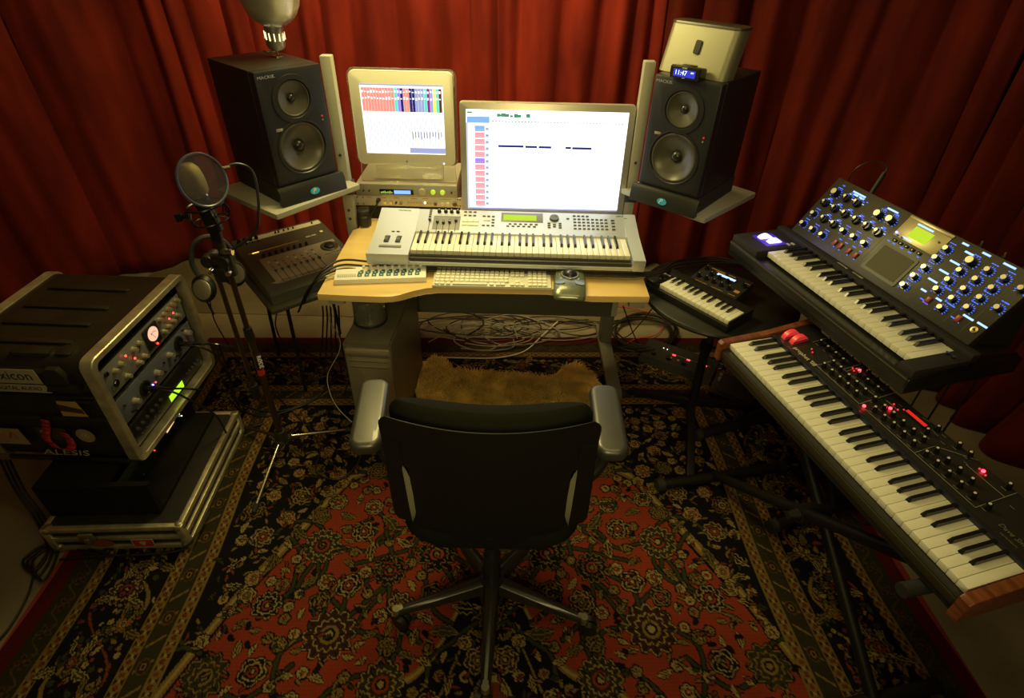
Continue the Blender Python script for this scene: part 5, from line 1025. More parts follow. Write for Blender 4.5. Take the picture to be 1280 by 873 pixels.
for k in range(5):
    bm = nb(); box(bm, tuple(SP @ Vector((.405-.001, .165+.016*k, .002))), (.006, .005, .003), .001, rot=(aS, 0, 0)); obj('button', bm, BLK, cs)

# ------------------------------------------------------------------ microphone stand, microphone, pop filter, headphones
BRZ = mat('dark_bronze_tube', (.10, .06, .028), .28, .75)
px_, py_ = -.952, 1.645
ms = thing('microphone_stand', 'dark bronze microphone stand with chrome tripod legs left of the desk', 'stand', (px_, py_, 0), 0)
bm = nb(); cyl(bm, (0, 0, .10), (0, 0, .62), .0125, n=16); cyl(bm, (0, 0, .60), (0, 0, .98), .0095, n=16); obj('pole', bm, BRZ, ms)
bm = nb(); cyl(bm, (0, 0, .60), (0, 0, .65), .018, .015, n=16); obj('collar', bm, BLK, ms)
bm = nb(); cyl(bm, (0, 0, .95), (0, 0, .99), .014, n=16); obj('collar', bm, BLK, ms)
bm = nb(); cyl(bm, (0, 0, .075), (0, 0, .13), .028, .022, n=16); 
for k in range(3): a = 2*pi*k/3+.5; cyl(bm, (.02*cos(a), .02*sin(a), .075), (.042*cos(a), .042*sin(a), .082), .016, n=12)
obj('hub', bm, BLKM, ms)
for (x, y) in ((-.013, -.32), (.25, .13), (-.27, .14)):
    bm = nb(); L_ = hypot(x, y); cyl(bm, (x*.1, y*.1, .085), (x*.93, y*.93, .022), .0068, n=12); lg = obj('leg', bm, CHR if x > -.1 else BRZ, ms)
    bm = nb(); cyl(bm, (x*.90, y*.90, .024), (x, y, .0165), .011, .009, n=12); obj('rubber_foot', bm, mat('black_rubber', (.012, .012, .012), .8), lg)
bm = nb(); M = RX90
text(bm, 'RØDE', .022, T(.0135, -.009, .50) @ Matrix.Rotation(radians(35), 4, 'Z') @ RX90 @ Matrix.Rotation(-pi/2, 4, 'Z')); lo_ = obj('brand_print', bm, TXT, ms)
bm = nb(); cyl(bm, (0, 0, .435), (0, 0, .462), .0129, n=20, caps=False); obj('red_band', bm, mat('red_band', (.45, .03, .03), .4), ms)
bm = nb(); cyl(bm, (-.080, .055, .30), (-.078, .055, .92), .0085, n=14); obj('boom_arm', bm, BRZ, ms)
bm = nb(); cyl(bm, (-.080, .055, .26), (-.080, .055, .33), .017, n=16); obj('counterweight', bm, BLK, ms)
bm = nb(); cyl(bm, (-.095, .055, .90), (.02, 0, .93), .016, n=16); cyl(bm, (-.078, .02, .90), (-.078, .08, .90), .022, n=18); cyl(bm, (.0, -.03, .93), (.0, .03, .93), .020, n=18); cyl(bm, (.005, 0, .87), (.005, 0, .95), .021, n=14); box(bm, (-.04, .02, .86), (.05, .03, .06), .01); obj('boom_clamp', bm, BLK, ms)
bm = nb(); cyl(bm, (.012, -.022, .89), (.012, -.034, .89), .009, n=14); cyl(bm, (-.06, -.0, .885), (-.062, -.012, .885), .011, n=14); obj('clamp_knob', bm, CHR, ms)

mic = thing('condenser_microphone', 'black condenser microphone with gold grille in a shock mount behind the pop filter', 'microphone', (px_-.005, py_, .99), 0)
Mm = T(.004, .0, .04) @ Matrix.Rotation(radians(-8), 4, 'Y')
bm = nb(); cyl(bm, Mm @ Vector((0, 0, 0)), Mm @ Vector((0, 0, .12)), .024, .026, n=28); obj('body', bm, mat('mic_body', (.03, .028, .022), .25, .7), mic)
bm = nb(); lathe(bm, [(.026, .12), (.033, .128), (.036, .15), (.036, .175), (.032, .20), (.020, .215), (0, .219)], Mm @ Matrix.Diagonal((1, .8, 1, 1)), 36); obj('grille', bm, mat('gold_mesh_grille', (.62, .50, .22), .35, .8, bump=1., bscale=600), mic)
bm = nb(); lathe(bm, [(.0275, .116), (.0275, .124), (.026, .124)], Mm, 32); obj('trim_ring', bm, CHR, mic)
sm_ = nb()
for z, R in ((.035, .052), (.085, .056)):
    pts = [Mm @ Vector((R*cos(2*pi*k/28), R*sin(2*pi*k/28), z)) for k in range(29)]; tube(sm_, pts, .0035, n=6, smooth=False)
for k in range(6):
    a = 2*pi*k/6+.2; tube(sm_, [Mm @ Vector((.052*cos(a), .052*sin(a), .035)), Mm @ Vector((.066*cos(a), .066*sin(a), .06)), Mm @ Vector((.056*cos(a), .056*sin(a), .085))], .003, n=6)
    cyl(sm_, Mm @ Vector((.056*cos(a), .056*sin(a), .085)), Mm @ Vector((.026*cos(a+.5), .026*sin(a+.5), .07)), .0015, n=5); cyl(sm_, Mm @ Vector((.052*cos(a), .052*sin(a), .035)), Mm @ Vector((.025*cos(a-.5), .025*sin(a-.5), .05)), .0015, n=5)
cyl(sm_, (0, 0, .01), (0, 0, .055), .018, n=16); cyl(sm_, Mm @ Vector((-.055, -.01, .06)), Mm @ Vector((-.090, -.015, .062)), .010, .007, n=12); cyl(sm_, Mm @ Vector((-.088, -.015, .05)), Mm @ Vector((-.088, -.015, .074)), .011, n=12)
obj('shock_mount', sm_, mat('mount_black', (.02, .02, .017), .3, .6), mic)
pf = thing('pop_filter', 'round dark mesh pop filter with bluish rim clamped before the microphone', 'pop filter', (-.905, 1.575, 1.222), 0)
nv = Vector((1.2, -.62, .40)).normalized(); Mq = nv.to_track_quat('Z', 'Y').to_matrix().to_4x4()
bm = nb(); R = .074
pts = [Mq @ Vector((R*cos(2*pi*k/48), R*sin(2*pi*k/48), 0)) for k in range(49)]; tube(bm, pts, .0042, n=8, smooth=False); obj('rim', bm, mat('bluish_rim', (.06, .07, .12), .3, .2), pf)
mm = bpy.data.materials.new('sheer_nylon_mesh'); mm.use_nodes = True; nt = mm.node_tree; b_ = nt.nodes['Principled BSDF']; b_.inputs['Base Color'].default_value = (.035, .028, .035, 1); b_.inputs['Roughness'].default_value = .6; b_.inputs['Alpha'].default_value = .42
for z in (-.002, .002):
    bm = nb(); lathe(bm, [(R-.001, 0), (R*.5, 0), (0, 0)], Mq @ T(0, 0, z), 48); obj('mesh', bm, mm, pf)
bm = nb(); e0 = Mq @ Vector((R+.002, .012, 0))
gp = [e0, e0+Vector((.030, .03, .004)), e0+Vector((.058, .05, -.020)), e0+Vector((.066, .045, -.07)), e0+Vector((.058, .03, -.15)), e0+Vector((.03, .02, -.22)), Vector((-.025, .06, -.262))]
tube(bm, gp, .0045, n=10); obj('gooseneck', bm, BLK, pf)
bm = nb(); cyl(bm, e0-Vector((.004, 0, 0)), e0+Vector((.016, .012, 0)), .006, n=10); obj('rim_fitting', bm, CHR, pf)
bm = nb(); cyl(bm, gp[-1]-Vector((.02, 0, 0)), gp[-1]+Vector((.015, 0, 0)), .011, n=12); obj('clamp', bm, CHR, pf)

hp = thing('headphones', 'black headphones with silver ear cup discs hanging from the microphone stand clamp', 'headphones', (-1.055, 1.725, .79), .35)
def cupp(x, y, z, sgn, nm):
    M = T(x, y, z) @ Vector((sgn*.55, -1, .35)).to_track_quat('Z', 'Y').to_matrix().to_4x4()
    bm = nb(); lathe(bm, [(0, -.022), (.040, -.022), (.046, -.014), (.046, -.004), (.040, .004), (.036, .010), (0, .010)], M @ Matrix.Diagonal((.88, 1.1, 1, 1)), 32); c = obj('ear_cup', bm, BLK, hp)
    bm = nb(); lathe(bm, [(.031, .009), (.033, .012), (.029, .013), (.012, .012), (0, .0135)], M @ Matrix.Diagonal((.88, 1.1, 1, 1)), 32); obj('disc', bm, mat('silver_disc', (.4, .37, .28), .3, .8), c)
    return M
cupp(-.050, .0, -.02, -.3, 'l'); cupp(.060, .03, .01, .9, 'r')
bm = nb(); 
tube(bm, [(-.052, .010, .03), (-.060, .018, .075), (-.045, .028, .13), (-.005, .035, .158), (.040, .045, .145), (.066, .050, .10), (.066, .045, .055)], .009, n=10); obj('headband', bm, mat('headband_pad', (.03, .03, .032), .5), hp)
bm = nb(); tube(bm, [(-.054, -.002, -.055), (-.050, -.0, -.09), (-.045, .0, -.13)], .004); obj('cord_strain_relief', bm, BLK, hp)

# ------------------------------------------------------------------ rack cases
RKF = (-1.296, 1.3235, .2865, 1.552)
MOL = mat('moulded_black_case', (.016, .013, .008), .42, bump=.35, bscale=60, var=.25)
GALU = mat('worn_gold_aluminium', (.66, .60, .42), .34, .75, bump=.3, bscale=40, var=.25, vscale=20)
rk = thing('rack_case', 'upper black moulded rack case with aluminium rim full of audio gear at the left', 'rack case', RKF[:3], RKF[3])
W2, H2, D2 = .56, .443, .50
def ringmesh(bm, w, h, r, t, y0, y1, cx, cz, mi=0, n=6):
    o_ = rrect(w, h, r, n); i_ = rrect(w-2*t, h-2*t, max(r-t*.6, .004), n)
    V = [[bm.verts.new((cx+p[0], y, cz+p[1])) for p in P_] for P_ in (o_, i_) for y in (y0, y1)]
    N = len(o_); a, b, c, d = V
    for k in range(N):
        j = (k+1) % N
        for q in ((a[k], a[j], b[j], b[k]), (c[k], d[k], d[j], c[j]), (a[k], c[k], c[j], a[j]), (b[k], b[j], d[j], d[k])):
            f = bm.faces.new(q); f.material_index = mi
bm = nb(); ringmesh(bm, W2+.010, H2+.010, .034, .024, -.012, .030, W2/2, H2/2); 
bmesh.ops.bevel(bm, geom=list(bm.edges), offset=.003, segments=1, affect='EDGES'); obj('front_rim', bm, GALU, rk)
bm = nb(); ringmesh(bm, W2+.008, H2+.008, .045, .03, .462, .498, W2/2, H2/2); obj('rear_rim', bm, GALU, rk)
bm = nb(); ringmesh(bm, W2, H2, .05, .022, .024, .465, W2/2, H2/2); bx(bm, .02, W2-.02, .44, .455, .02, H2-.02)
for x in (.10, .20, .30, .42): prism(bm, rrect(.022, .30, .009, cx=x, cy=.26), H2-.004, H2+.008, bev=.003)
prism(bm, rrect(.05, .05, .01, cx=.06, cy=.10), H2-.004, H2+.006, bev=.003); prism(bm, rrect(.04, .12, .01, cx=.05, cy=.20), H2-.004, H2+.010, bev=.003)
MS = Matrix(((0, 0, -1, 0), (1, 0, 0, 0), (0, 1, 0, 0), (0, 0, 0, 1)))     # (y, z) drawn on the near side, raised toward -x
for (y0, y1, z0, z1) in ((.03, .45, .305, .315), (.03, .20, .205, .222), (.24, .45, .205, .222), (.03, .16, .005, .02), (.26, .45, .005, .02), (.03, .11, .285, .298)): prism(bm, [(y0, z0), (y1, z0), (y1, z1), (y0, z1)], -.002, .012, MS, bev=.003)
prism(bm, [(.075, .345), (.145, .345), (.145, .40), (.125, .43), (.09, .43), (.075, .40)], -.002, .02, MS, bev=.004)
prism(bm, [(.05, .345), (.15, .345), (.14, .365), (.05, .365)], -.002, .028, MS, bev=.004)
obj('shell', bm, MOL, rk)
def on_side(y, z, rot=0.): return Matrix(((0, 0, -1, -.0125), (-1, 0, 0, y), (0, 1, 0, z), (0, 0, 0, 1))) @ Matrix.Rotation(rot, 4, 'Z')
STK = mat('worn_white_sticker', (.42, .38, .27), .5)
bm = nb(); M = on_side(.245, .385); prism(bm, [(-.095, -.020), (.085, -.020), (.078, .036), (-.095, .036)], -.001, .0, M); text(bm, 'lexicon', .050, M @ T(-.006, .010, .0004), mi=1, sx=.95); obj('sticker', bm, [STK, mat('black_print', (.02, .02, .03), .5)], rk)
bm = nb(); M = on_side(.250, .345); prism(bm, [(-.095, -.017), (.100, -.017), (.092, .015), (-.095, .015)], -.001, .0, M); text(bm, 'DIGITAL AUDIO', .021, M @ T(.0, -.001, .0004), mi=1, sx=1.0); obj('sticker', bm, [STK, MC['black_print']], rk)
bm = nb(); M = on_side(.232, .050); text(bm, 'ALESIS', .036, M, sx=1.6, shear=.15); obj('logo', bm, mat('dim_white_logo', (.38, .35, .26), .5), rk)
bm = nb(); M = on_side(.125, .139); lathe(bm, [(0, 0), (.031, 0)], M @ T(0, 0, .0006), 28); lathe(bm, [(.010, 0), (.013, 0)], M @ T(0, 0, .001), 20, mi=1); text(bm, 'S', .016, M @ T(0, 0, .001), mi=1); obj('sticker', bm, [mat('tan_sticker', (.28, .22, .14), .5), STK], rk)
bm = nb(); M = on_side(.12, .262); quad(bm, [M @ Vector(p) for p in ((-.04, -.033, .0005), (.045, -.033, .0005), (.03, .033, .0005), (-.035, .033, .0005))]); quad(bm, [M @ Vector(p) for p in ((-.038, -.01, .001), (.04, -.02, .001), (.035, .0, .001), (-.036, .02, .001))], 1); obj('sticker', bm, [mat('yellowish_photo_sticker', (.42, .28, .08), .5), mat('photo_dark', (.04, .03, .02), .5)], rk)
bm = nb(); M = on_side(.395, .125); quad(bm, [M @ Vector(p) for p in ((-.07, -.04, .0005), (.06, -.04, .0005), (.05, .035, .0005), (-.07, .035, .0005))]); tube(bm, [M @ Vector(p) for p in ((-.05, -.01, .001), (-.02, .02, .001), (0, -.01, .001), (.02, .02, .001), (.03, -.01, .001))], .003, mi=1); obj('sticker', bm, [mat('cream_sticker', (.36, .28, .19), .5), mat('rose_line', (.35, .1, .06), .5)], rk)
bm = nb(); M = on_side(.235, .145); quad(bm, [M @ Vector(p) for p in ((-.05, -.03, .0003), (.06, -.03, .0003), (.05, .025, .0003), (-.05, .025, .0003))]); text(bm, 'DW', .02, M @ T(-.02, .005, .0006), mi=1); obj('sticker', bm, [mat('brown_sticker', (.05, .035, .02), .5), STK], rk)
o = nb(); M = on_side(.225, .14); tube(o, [M @ Vector(p) for p in ((-.012, .072, .004), (-.02, .02, .008), (-.03, -.02, .014), (.0, -.05, .016), (.035, -.045, .014), (.045, -.015, .01), (.03, .02, .008))], .001)
bm = nb(); pts = smooth_path([M @ Vector(p) for p in ((.0, .072, .004), (-.012, .03, .010), (-.022, -.005, .016), (.0, -.045, .020), (.035, -.052, .018), (.052, -.02, .014), (.040, .02, .010))], 6)
for a, b in zip(pts[:-1], pts[1:]):
    s_ = Vector((0, .012, .004)); quad(bm, [a-s_, b-s_, b+s_, a+s_])
o.free(); so = obj('red_tape_loop', bm, mat('red_tape', (.42, .02, .012), .45), rk); sol = so.modifiers.new('t', 'SOLIDIFY'); sol.thickness = .002

# audio units mounted in the upper case
def rackunit(name, label, z0, z1, face, x0=.036, x1=.524, y=.014, dep=.28):
    r = thing(name, label, 'audio unit', wp(RKF, (0, 0, 0)), RKF[3])
    bm = nb(); bx(bm, x0, x1, y, y+.004, z0, z1, .001); obj('face_plate', bm, face, r)
    bm = nb(); bx(bm, x0+.02, x1-.02, y+.004, y+dep, z0+.002, z1-.002); obj('chassis', bm, BLKM, r)
    return r
BRS = mat('brass_knob', (.52, .47, .33), .3, .6)
def rknob(parent, x, z, R=.0085, L=.018, m=None, y=.014):
    bm = nb(); cyl(bm, (x, y, z), (x, y-.004, z), R*1.25, n=18); cyl(bm, (x, y-.004, z), (x, y-L, z), R, R*.88, n=18); return obj('knob', bm, m or BRS, parent)
u1 = rackunit('channel_strip', 'grey two-space channel strip with lit VU meter at the top of the upper rack case', .268, .373, mat('bluish_grey_face', (.22, .225, .21), .4, .3))
for (x, z) in ((.500, .357), (.470, .357), (.440, .355), (.410, .352), (.378, .349), (.475, .305), (.440, .302), (.408, .299), (.376, .297), (.241, .344), (.205, .343), (.238, .289), (.203, .288), (.129, .340), (.096, .337), (.132, .286)): rknob(u1, x, z)
rknob(u1, .079, .299, .010, .006, mat('dark_chrome', (.2, .19, .16), .2, 1.)); rknob(u1, .059, .353, .007, .008, MC['dark_chrome'])
bm = nb(); bx(bm, .270, .352, .006, .015, .285, .366, .003); mb = obj('meter_housing', bm, BLK, u1)
bm = nb(); cyl(bm, (.311, .006, .334), (.311, .003, .334), .027, n=32); vu = obj('meter_face', bm, glow('vu_meter_glow', (1, .55, .35), 1.1), u1)
bm = nb(); box(bm, (.306, .0022, .330), (.001, .001, .034), rot=(0, -.5, 0)); 
for k in range(7): a = radians(50+13*k); box(bm, (.311+.020*cos(a), .0022, .322+.020*sin(a)), (.0008, .001, .004))
obj('meter_needle', bm, BLK, vu)
def rled(parent, x, z, m, r=.003, y=.014): 
    bm = nb(); cyl(bm, (x, y, z), (x, y-.003, z), r, n=10); return obj('indicator_light', bm, m, parent)
for (x, z) in ((.154, .355), (.186, .320), (.312, .290), (.449, .333), (.417, .328)): rled(u1, x, z, glow('rack_red', (1, .05, .03), 4), .004, y=.005)
bm = nb(); 
for a in ((.058, .30, .03, .0015), (.058, .27+.008, .03, .0015)): box(bm, (a[0]+.01, .0135, a[1]), (.026, .001, .0012))
box(bm, (.055, .0135, .289), (.0012, .001, .022)); box(bm, (.081, .0135, .289), (.0012, .001, .022)); obj('panel_print', bm, BLK, u1)
u2 = rackunit('microphone_preamplifier', 'blue-grey preamplifier with two round jacks plugged by black cables in the upper rack case', .145, .245, mat('steel_blue_face', (.15, .17, .23), .4, .35))
for (x, z) in ((.490, .212), (.352, .205), (.258, .196), (.114, .188)): rknob(u2, x, z, .0105, .022)
for x, z in ((.424, .205), (.179, .188)):
    bm = nb(); lathe(bm, [(.030, -.001), (.030, .004), (.024, .006), (.022, .001), (0, .001)], T(x, .014, z) @ RX90, 30); obj('jack_ring', bm, BLK, u2)
    bm = nb(); cyl(bm, (x, .012, z), (x+.006, -.045, z-.002), .011, .009, n=16); cyl(bm, (x+.006, -.045, z-.002), (x+.010, -.075, z-.006), .007, .005, n=12); tube(bm, [(x+.010, -.075, z-.006), (x+.02, -.12, z-.012), (x+.045, -.16, z-.04)], .004); obj('plug', bm, BLKG, u2)
rled(u2, .455, .182, LEDB, .0035); rled(u2, .218, .170, LEDB, .0035); rled(u2, .470, .180, MC['rack_red'], .003); rled(u2, .236, .168, MC['rack_red'], .003)
bm = nb()
for (x, z) in ((.40, .165), (.385, .175), (.37, .165), (.20, .155), (.10, .155), (.30, .165), (.31, .20), (.47, .235), (.065, .21), (.085, .165)): cyl(bm, (x, .014, z), (x, .008, z), .004, n=10)
obj('toggle', bm, BLK, u2)
u3 = rackunit('effects_processor', 'black effects processor with bright green display at the bottom of the upper rack case', .035, .125, BLK, dep=.2)
bm = nb(); quad(bm, [(.265, .0125, .042), (.362, .0125, .040), (.362, .0125, .070), (.265, .0125, .070)]); obj('display', bm, glow('bright_green_lcd', (.45, .95, .02), 1.3), u3)
for k in range(6): rknob(u3, .07+.03*k, .095, .006, .010, GRYD)
for k in range(5): rknob(u3, .40+.022*k, .07, .005, .008, GRYD)
for k in range(5): rknob(u3, .08+.028*k, .06, .005, .006, GRYD)

# middle rack
mr = thing('rack_enclosure', 'plain black rack with a small amber meter between moulded case and aluminium edged case', 'rack case', (-1.136, 1.178, .1315), 1.632)
bm = nb(); bx(bm, .055, .555, .085, .46, .0, .014); bx(bm, .055, .075, .085, .46, .014, .150); bx(bm, .535, .555, .16, .46, .014, .150); bx(bm, .075, .535, .22, .46, .136, .150); bx(bm, .075, .535, .45, .46, .014, .136); obj('shell', bm, mat('dull_black_board', (.008, .007, .006), .8, spec=.15), mr)
bm = nb(); bx(bm, .075, .535, .200, .204, .018, .134, .001); obj('face_plate', bm, mat('green_black_face', (.008, .016, .010), .35), mr)
bm = nb(); quad(bm, [(.40, .1985, .050), (.465, .1985, .050), (.465, .1985, .092), (.40, .1985, .092)]); obj('meter', bm, glow('amber_meter', (1, .55, .2), 1.3), mr)
for (x, z, m) in ((.50, .10, MC['rack_red']), (.30, .06, MC['rack_red']), (.51, .05, LEDW), (.20, .04, GRY), (.52, .03, LEDW)): rled(mr, x, z, m, .0022, .200)
for k in range(4): rknob(mr, .12+.04*k, .09, .007, .010, BLKG, .200)

# aluminium edged flight case
FC = (-1.136, 1.178, .0085, 1.632)
fcs = thing('flight_case', 'low black flight case with aluminium edges and ball corners at the bottom of the stack', 'flight case', FC[:3], FC[3])
w3, d3, h3 = .575, .465, .122
bm = nb(); bx(bm, .006, w3-.006, .006, d3-.006, .006, h3-.003, .0); obj('panel', bm, mat('black_laminate', (.010, .009, .007), .65, var=.3, vscale=20), fcs)
bm = nb(); e = .011
for z in (e, h3*.5, h3-e):
    for y in (e*.6, d3-e*.6): box(bm, (w3/2, y, z), (w3, e*1.7, e*2), .003)
    for x in (e*.6, w3-e*.6): box(bm, (x, d3/2, z), (e*1.7, d3, e*2), .003)
for x in (e*.6, w3-e*.6):
    for y in (e*.6, d3-e*.6): box(bm, (x, y, h3/2), (e*2.2, e*2.2, h3), .004)
# inner lip rising to the rack
obj('edge_extrusion', bm, GALU, fcs)
for x in (.012, w3-.012):
    for y in (.012, d3-.012):
        for z in (.016, h3-.014):
            bm = nb(); bmesh.ops.create_icosphere(bm, subdivisions=3, radius=.021, matrix=T(x, y, z) @ Matrix.Diagonal((1, 1, .8, 1))); obj('ball_corner', bm, mat('worn_steel', (.34, .31, .22), .4, .8), fcs)
def on_fc(y, z): return Matrix(((0, 0, -1, -.006), (-1, 0, 0, y), (0, 1, 0, z), (0, 0, 0, 1)))
bm = nb(); M = on_fc(.150, .038); prism(bm, rrect(.075, .044, .003), -.001, .0, M); prism(bm, rrect(.068, .037, .002), .0, .0006, M, mi=1); prism(bm, [(-.012, .010), (.012, .010), (.008, -.005), (0, -.012), (-.008, -.005)], .0006, .001, M, mi=0); obj('sticker', bm, [STK, mat('red_sticker', (.40, .03, .015), .5)], fcs)
bm = nb(); M = on_fc(.290, .045); lathe(bm, [(0, 0), (.035, 0)], M @ Matrix.Diagonal((1.3, .6, 1, 1)) @ T(0, 0, .0008), 24); obj('sticker', bm, mat('rose_sticker', (.22, .06, .035), .5), fcs)
bm = nb(); box(bm, (-.012, .32, .085), (.010, .05, .04), .003); box(bm, (-.016, .32, .070), (.012, .02, .03), .004); obj('latch', bm, MC['worn_steel'], fcs)

# ------------------------------------------------------------------ office chair
ch = thing('office_chair', 'black fabric office chair with padded armrests seen from behind in front of the desk', 'chair', (-.045, 1.02, .0095), 0)
FAB = mat('black_green_fabric', (.007, .008, .004), .9, bump=.4, bscale=500, spec=.12)
SHL = mat('black_shell', (.006, .006, .005), .55, spec=.3)
def ycur(x, z): return -.142+.85*x*x-(z-.70)*.10+.05*max(0, .62-z)
def slab(name, hw, z0, z1, y0, th, m, nz=26, nu=26, puff=6, edge=0.):
    bm = nb(); B = []; F = []
    for i in range(nz+1):
        v = i/nz; z = z0+(z1-z0)*v; h = hw(v, z); rb = []; rf = []
        for j in range(nu+1):
            u = -1+2*j/nu; x = u*h; y = ycur(x, z)+y0
            t = th*((1-abs(u)**puff)*(1-abs(2*v-1)**puff))**.5
            rb.append(bm.verts.new((x, y+edge-edge*((1-abs(u)**puff)*(1-abs(2*v-1)**puff))**.5, z))); rf.append(bm.verts.new((x, y+edge+max(t, .002), z)))
        B.append(rb); F.append(rf)
    for i in range(nz):
        for j in range(nu):
            bm.faces.new((B[i][j], B[i][j+1], B[i+1][j+1], B[i+1][j])); bm.faces.new((F[i][j], F[i+1][j], F[i+1][j+1], F[i][j+1]))
        for j in (0, nu): bm.faces.new((B[i][j], B[i+1][j], F[i+1][j], F[i][j]))
    for j in range(nu):
        for i in (0, nz): bm.faces.new((B[i][j], F[i][j], F[i][j+1], B[i][j+1]))
    bmesh.ops.remove_doubles(bm, verts=bm.verts, dist=.0002)
    return obj(name, bm, m, ch, smooth=60)
def hw_shell(v, z):
    top = max(0, (z-.905)/.045); h = .248+.006*(z-.7)/.25
    if z < .80: h = .250-.054*min(1, (.80-z)/.02)
    bot = max(0, (.525-z)/.085)
    h *= (1-min(bot, 1)**2.6)**.5*.72+.28 if bot > 0 else 1
    return h*(1-.10*min(top, 1)**2.5)
slab('back_shell', hw_shell, .440, .948, 0, .022, SHL, nz=44, nu=30, puff=10)
def hw_c(v, z): return .240*(1-.13*max(0, (z-.90)/.06)**2)*(1-.25*max(0, (.56-z)/.06)**2)
slab('back_cushion', hw_c, .500, .952, .012, .088, FAB, puff=4, edge=.046)
for s in (-1, 1):
    bm = nb(); prev = None; N = 16
    for i in range(N+1):
        v = i/N; z = .515+.35*v; a = .207*s; b = (.262-.012*v)*s; r_ = 1 if i else .75
        if i == 0: a = .216*s; b = .252*s
        R = [bm.verts.new((a, ycur(a, z)-.002, z)), bm.verts.new((b, ycur(b, z)-.006, z)), bm.verts.new((b, ycur(b, z)+.034, z)), bm.verts.new((a, ycur(a, z)+.026, z))]
        if prev:
            for k in range(4): bm.faces.new((prev[k], prev[(k+1) % 4], R[(k+1) % 4], R[k]))
        else: bm.faces.new(R)
        prev = R
    bm.faces.new(prev[::-1]); bmesh.ops.bevel(bm, geom=[e for e in bm.edges if len(e.link_faces) == 2 and e.calc_face_angle(0) > .8], offset=.006, segments=2, affect='EDGES'); obj('back_bracket', bm, SHL, ch)
    bm = nb(); prev = None
    for i in range(15):
        v = i/14; z = .530+.25*v; w_ = .017*sin(pi*v)**.7+.001; x = s*.2085
        R = [bm.verts.new((x-s*w_, ycur(x, z)-.003, z)), bm.verts.new((x, ycur(x, z)-.010, z)), bm.verts.new((x, ycur(x, z)+.02, z))]
        if prev:
            for k in range(3): bm.faces.new((prev[k], prev[(k+1) % 3], R[(k+1) % 3], R[k]))
        else: bm.faces.new(R)
        prev = R
    bm.faces.new(prev[::-1]); obj('lit_slot_sliver', bm, mat('lit_sliver_grey_green', (.22, .22, .15), .45), ch)  # pale sliver paints the light showing in the slot beside the bracket
    bm = nb(); pad(bm, .092, .290, .034, .632, .676, .016, T((-.366 if s < 0 else .333), .185, 0) @ Matrix.Rotation(.10 if s < 0 else -.02, 4, 'Z')); ap = obj('arm_pad', bm, mat('armrest_urethane', (.030, .030, .024), .42, spec=.9, coat=.25), ch)
    bm = nb(); tube(bm, [(s*.345, .19, .636), (s*.345, .18, .56), (s*.325, .16, .48), (s*.27, .14, .43), (s*.18, .12, .425)], .018, n=12); obj('arm_post', bm, BLK, ch)
bm = nb(); prism(bm, rrect(.50, .48, .10, 8), .435, .500, T(0, .135, 0), bev=.022); obj('seat', bm, FAB, ch)
bm = nb(); prism(bm, rrect(.30, .26, .04), .385, .436, T(0, .09, 0), bev=.01); tube(bm, [(0, .0, .40), (0, -.05, .40), (0, -.085, .44), (0, -.095, .50)], .024, n=10); obj('tilt_mechanism', bm, SHL, ch)
bm = nb(); cyl(bm, (0, 0, .10), (0, 0, .25), .030, .027, n=20); cyl(bm, (0, 0, .24), (0, 0, .39), .018, n=20); obj('gas_column', bm, BLK, ch)
bm = nb(); cyl(bm, (0, 0, .065), (0, 0, .125), .045, .038, n=24); obj('base_hub', bm, BLK, ch)
for k in range(5):
    a = radians(-91+72*k); c_, s_ = cos(a), sin(a); M = Matrix.Rotation(a, 4, 'Z')
    bm = nb(); prev = None
    for (r_, w_, zb, zt) in ((.03, .026, .068, .118), (.15, .021, .066, .100), (.28, .016, .060, .080), (.315, .014, .058, .074)):
        R = [bm.verts.new(M @ Vector(p)) for p in ((r_, -w_, zb), (r_, w_, zb), (r_, w_*.75, zt-.006), (r_, w_*.3, zt), (r_, -w_*.3, zt), (r_, -w_*.75, zt-.006))]
        if prev:
            for q in range(6): bm.faces.new((prev[q], prev[(q+1) % 6], R[(q+1) % 6], R[q]))
        else: bm.faces.new(R)
        prev = R
    bm.faces.new(prev[::-1]); lg = obj('base_leg', bm, mat('satin_black_base', (.02, .019, .014), .3), ch)
    bm = nb(); cyl(bm, M @ Vector((.312, 0, .05)), M @ Vector((.312, 0, .079)), .014, .012, n=16); cyl(bm, M @ Vector((.300, 0, .079)), M @ Vector((.300, 0, .0795)), .009, n=12); obj('stem_cap', bm, mat('cap_highlight', (.22, .20, .13), .25, .5), lg)
    cst = nb(); aa = a+1.1+k*.7; t_ = Vector((cos(aa), sin(aa), 0)); o_ = Vector((-t_.y, t_.x, 0)); cc = M @ Vector((.312, 0, .0))+o_*-.018
    for s in (-1, 1): p = cc+t_*(s*.012)+Vector((0, 0, .0265)); cyl(cst, p-t_*.0085, p+t_*.0085, .0265, n=24)
    cyl(cst, cc-t_*.012+Vector((0, 0, .0265)), cc+t_*.012+Vector((0, 0, .0265)), .010, n=10); cyl(cst, cc+Vector((0, 0, .03))+o_*.012, cc+Vector((0, 0, .055))+o_*.016, .013, n=12); obj('caster', cst, BLK, ch)

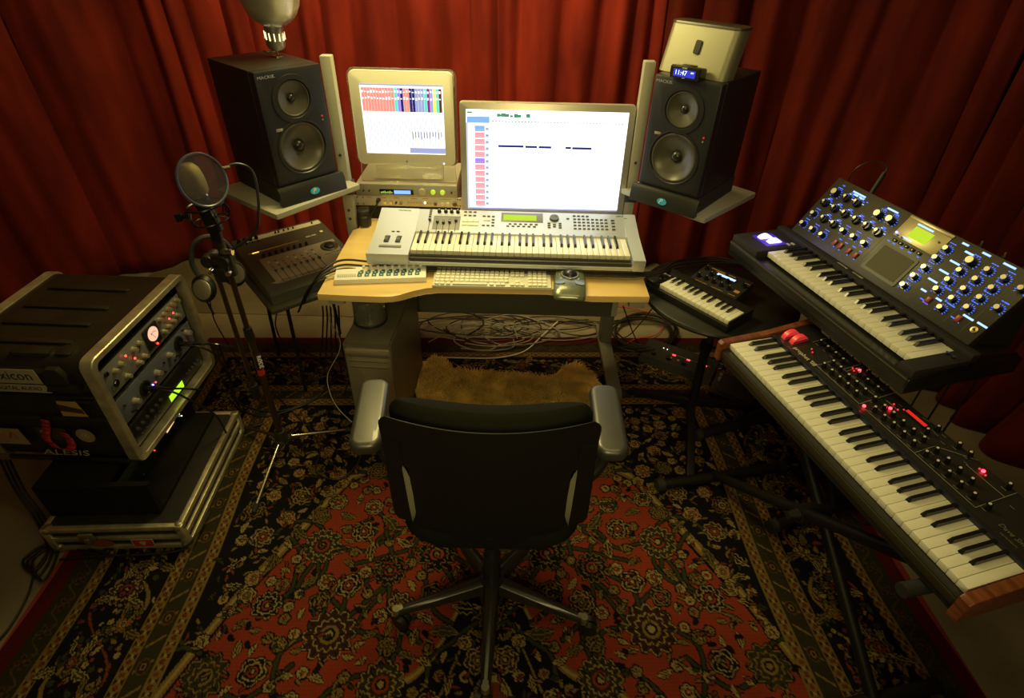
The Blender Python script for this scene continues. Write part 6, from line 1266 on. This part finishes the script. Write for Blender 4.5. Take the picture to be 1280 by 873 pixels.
# ------------------------------------------------------------------ cables
CM = {'k': CABK, 'w': CABW, 'g': CABG, 'r': CABR}
for (label, r_, m, pts, grp) in CABLES:
    c = Vector(pts[0]); P = [Vector(p) for p in pts]
    P = [Vector((p.x, p.y, max(p.z, .0105+r_))) for p in P]
    bm = nb(); Q = smooth_path(P, 8); Q = [Vector((q.x, q.y, max(q.z, .0100+r_))) for q in Q]
    bs = min(q.z for q in Q)-r_; base = Vector((P[-1].x, P[-1].y, bs))
    tube(bm, [q-base for q in Q], r_, n=7, smooth=False)
    o = obj('cable', bm, CM[m], None, base, smooth=60); tag(o, label, 'cable', grp)

# ------------------------------------------------------------------ light
def area(name, loc, target, size, power, col, spread=pi):  # unseen lamps added as fill in place of bounced light
    l = bpy.data.lights.new(name, 'AREA'); l.shape = 'DISK'; l.size = size; l.energy = power; l.color = col; l.spread = spread
    o = bpy.data.objects.new(name, l); COL.objects.link(o); o.location = loc
    o.rotation_euler = (Vector(target)-Vector(loc)).to_track_quat('-Z', 'Y').to_euler(); return o
WARM = (1, .84, .30)
l = bpy.data.lights.new('ceiling_bounce_light', 'POINT'); l.energy = 62; l.color = WARM; l.shadow_soft_size = .25
o = bpy.data.objects.new('ceiling_bounce_light', l); COL.objects.link(o); o.location = (-.45, 2.28, 2.12)
area('room_bounce_light', (.25, 1.0, 2.64), (.25, 1.15, 0), 1.4, 5, (1, .80, .30), radians(120))
area('rear_bounce_light', (-.1, 2.95, 2.6), (-.1, 2.85, 0), .8, 9, (1, .80, .32), radians(100))
area('camera_side_bounce_light', (0, -1.0, 2.2), (0, 2.1, .3), 1.0, 5, (1, .80, .32), radians(70))
l = bpy.data.lights.new('lamp_bulb_light', 'POINT'); l.energy = 9; l.color = (1, .80, .45); l.shadow_soft_size = .03
o = bpy.data.objects.new('lamp_bulb_light', l); COL.objects.link(o); o.location = (-.875, 2.30, 1.66)
l = bpy.data.lights.new('wheel_glow_light', 'POINT'); l.energy = .10; l.color = (.35, .25, 1); l.shadow_soft_size = .03
o = bpy.data.objects.new('wheel_glow_light', l); COL.objects.link(o); o.location = wp(VFm, (-.07, .05, .06))
w = bpy.data.worlds.new('world'); SC.world = w; w.use_nodes = True
w.node_tree.nodes['Background'].inputs['Color'].default_value = (1, .82, .36, 1); w.node_tree.nodes['Background'].inputs['Strength'].default_value = .02
SC.view_settings.view_transform = 'Standard'; SC.view_settings.look = 'None'; SC.view_settings.exposure = 0
try: SC.cycles.use_denoising = True
except Exception: pass
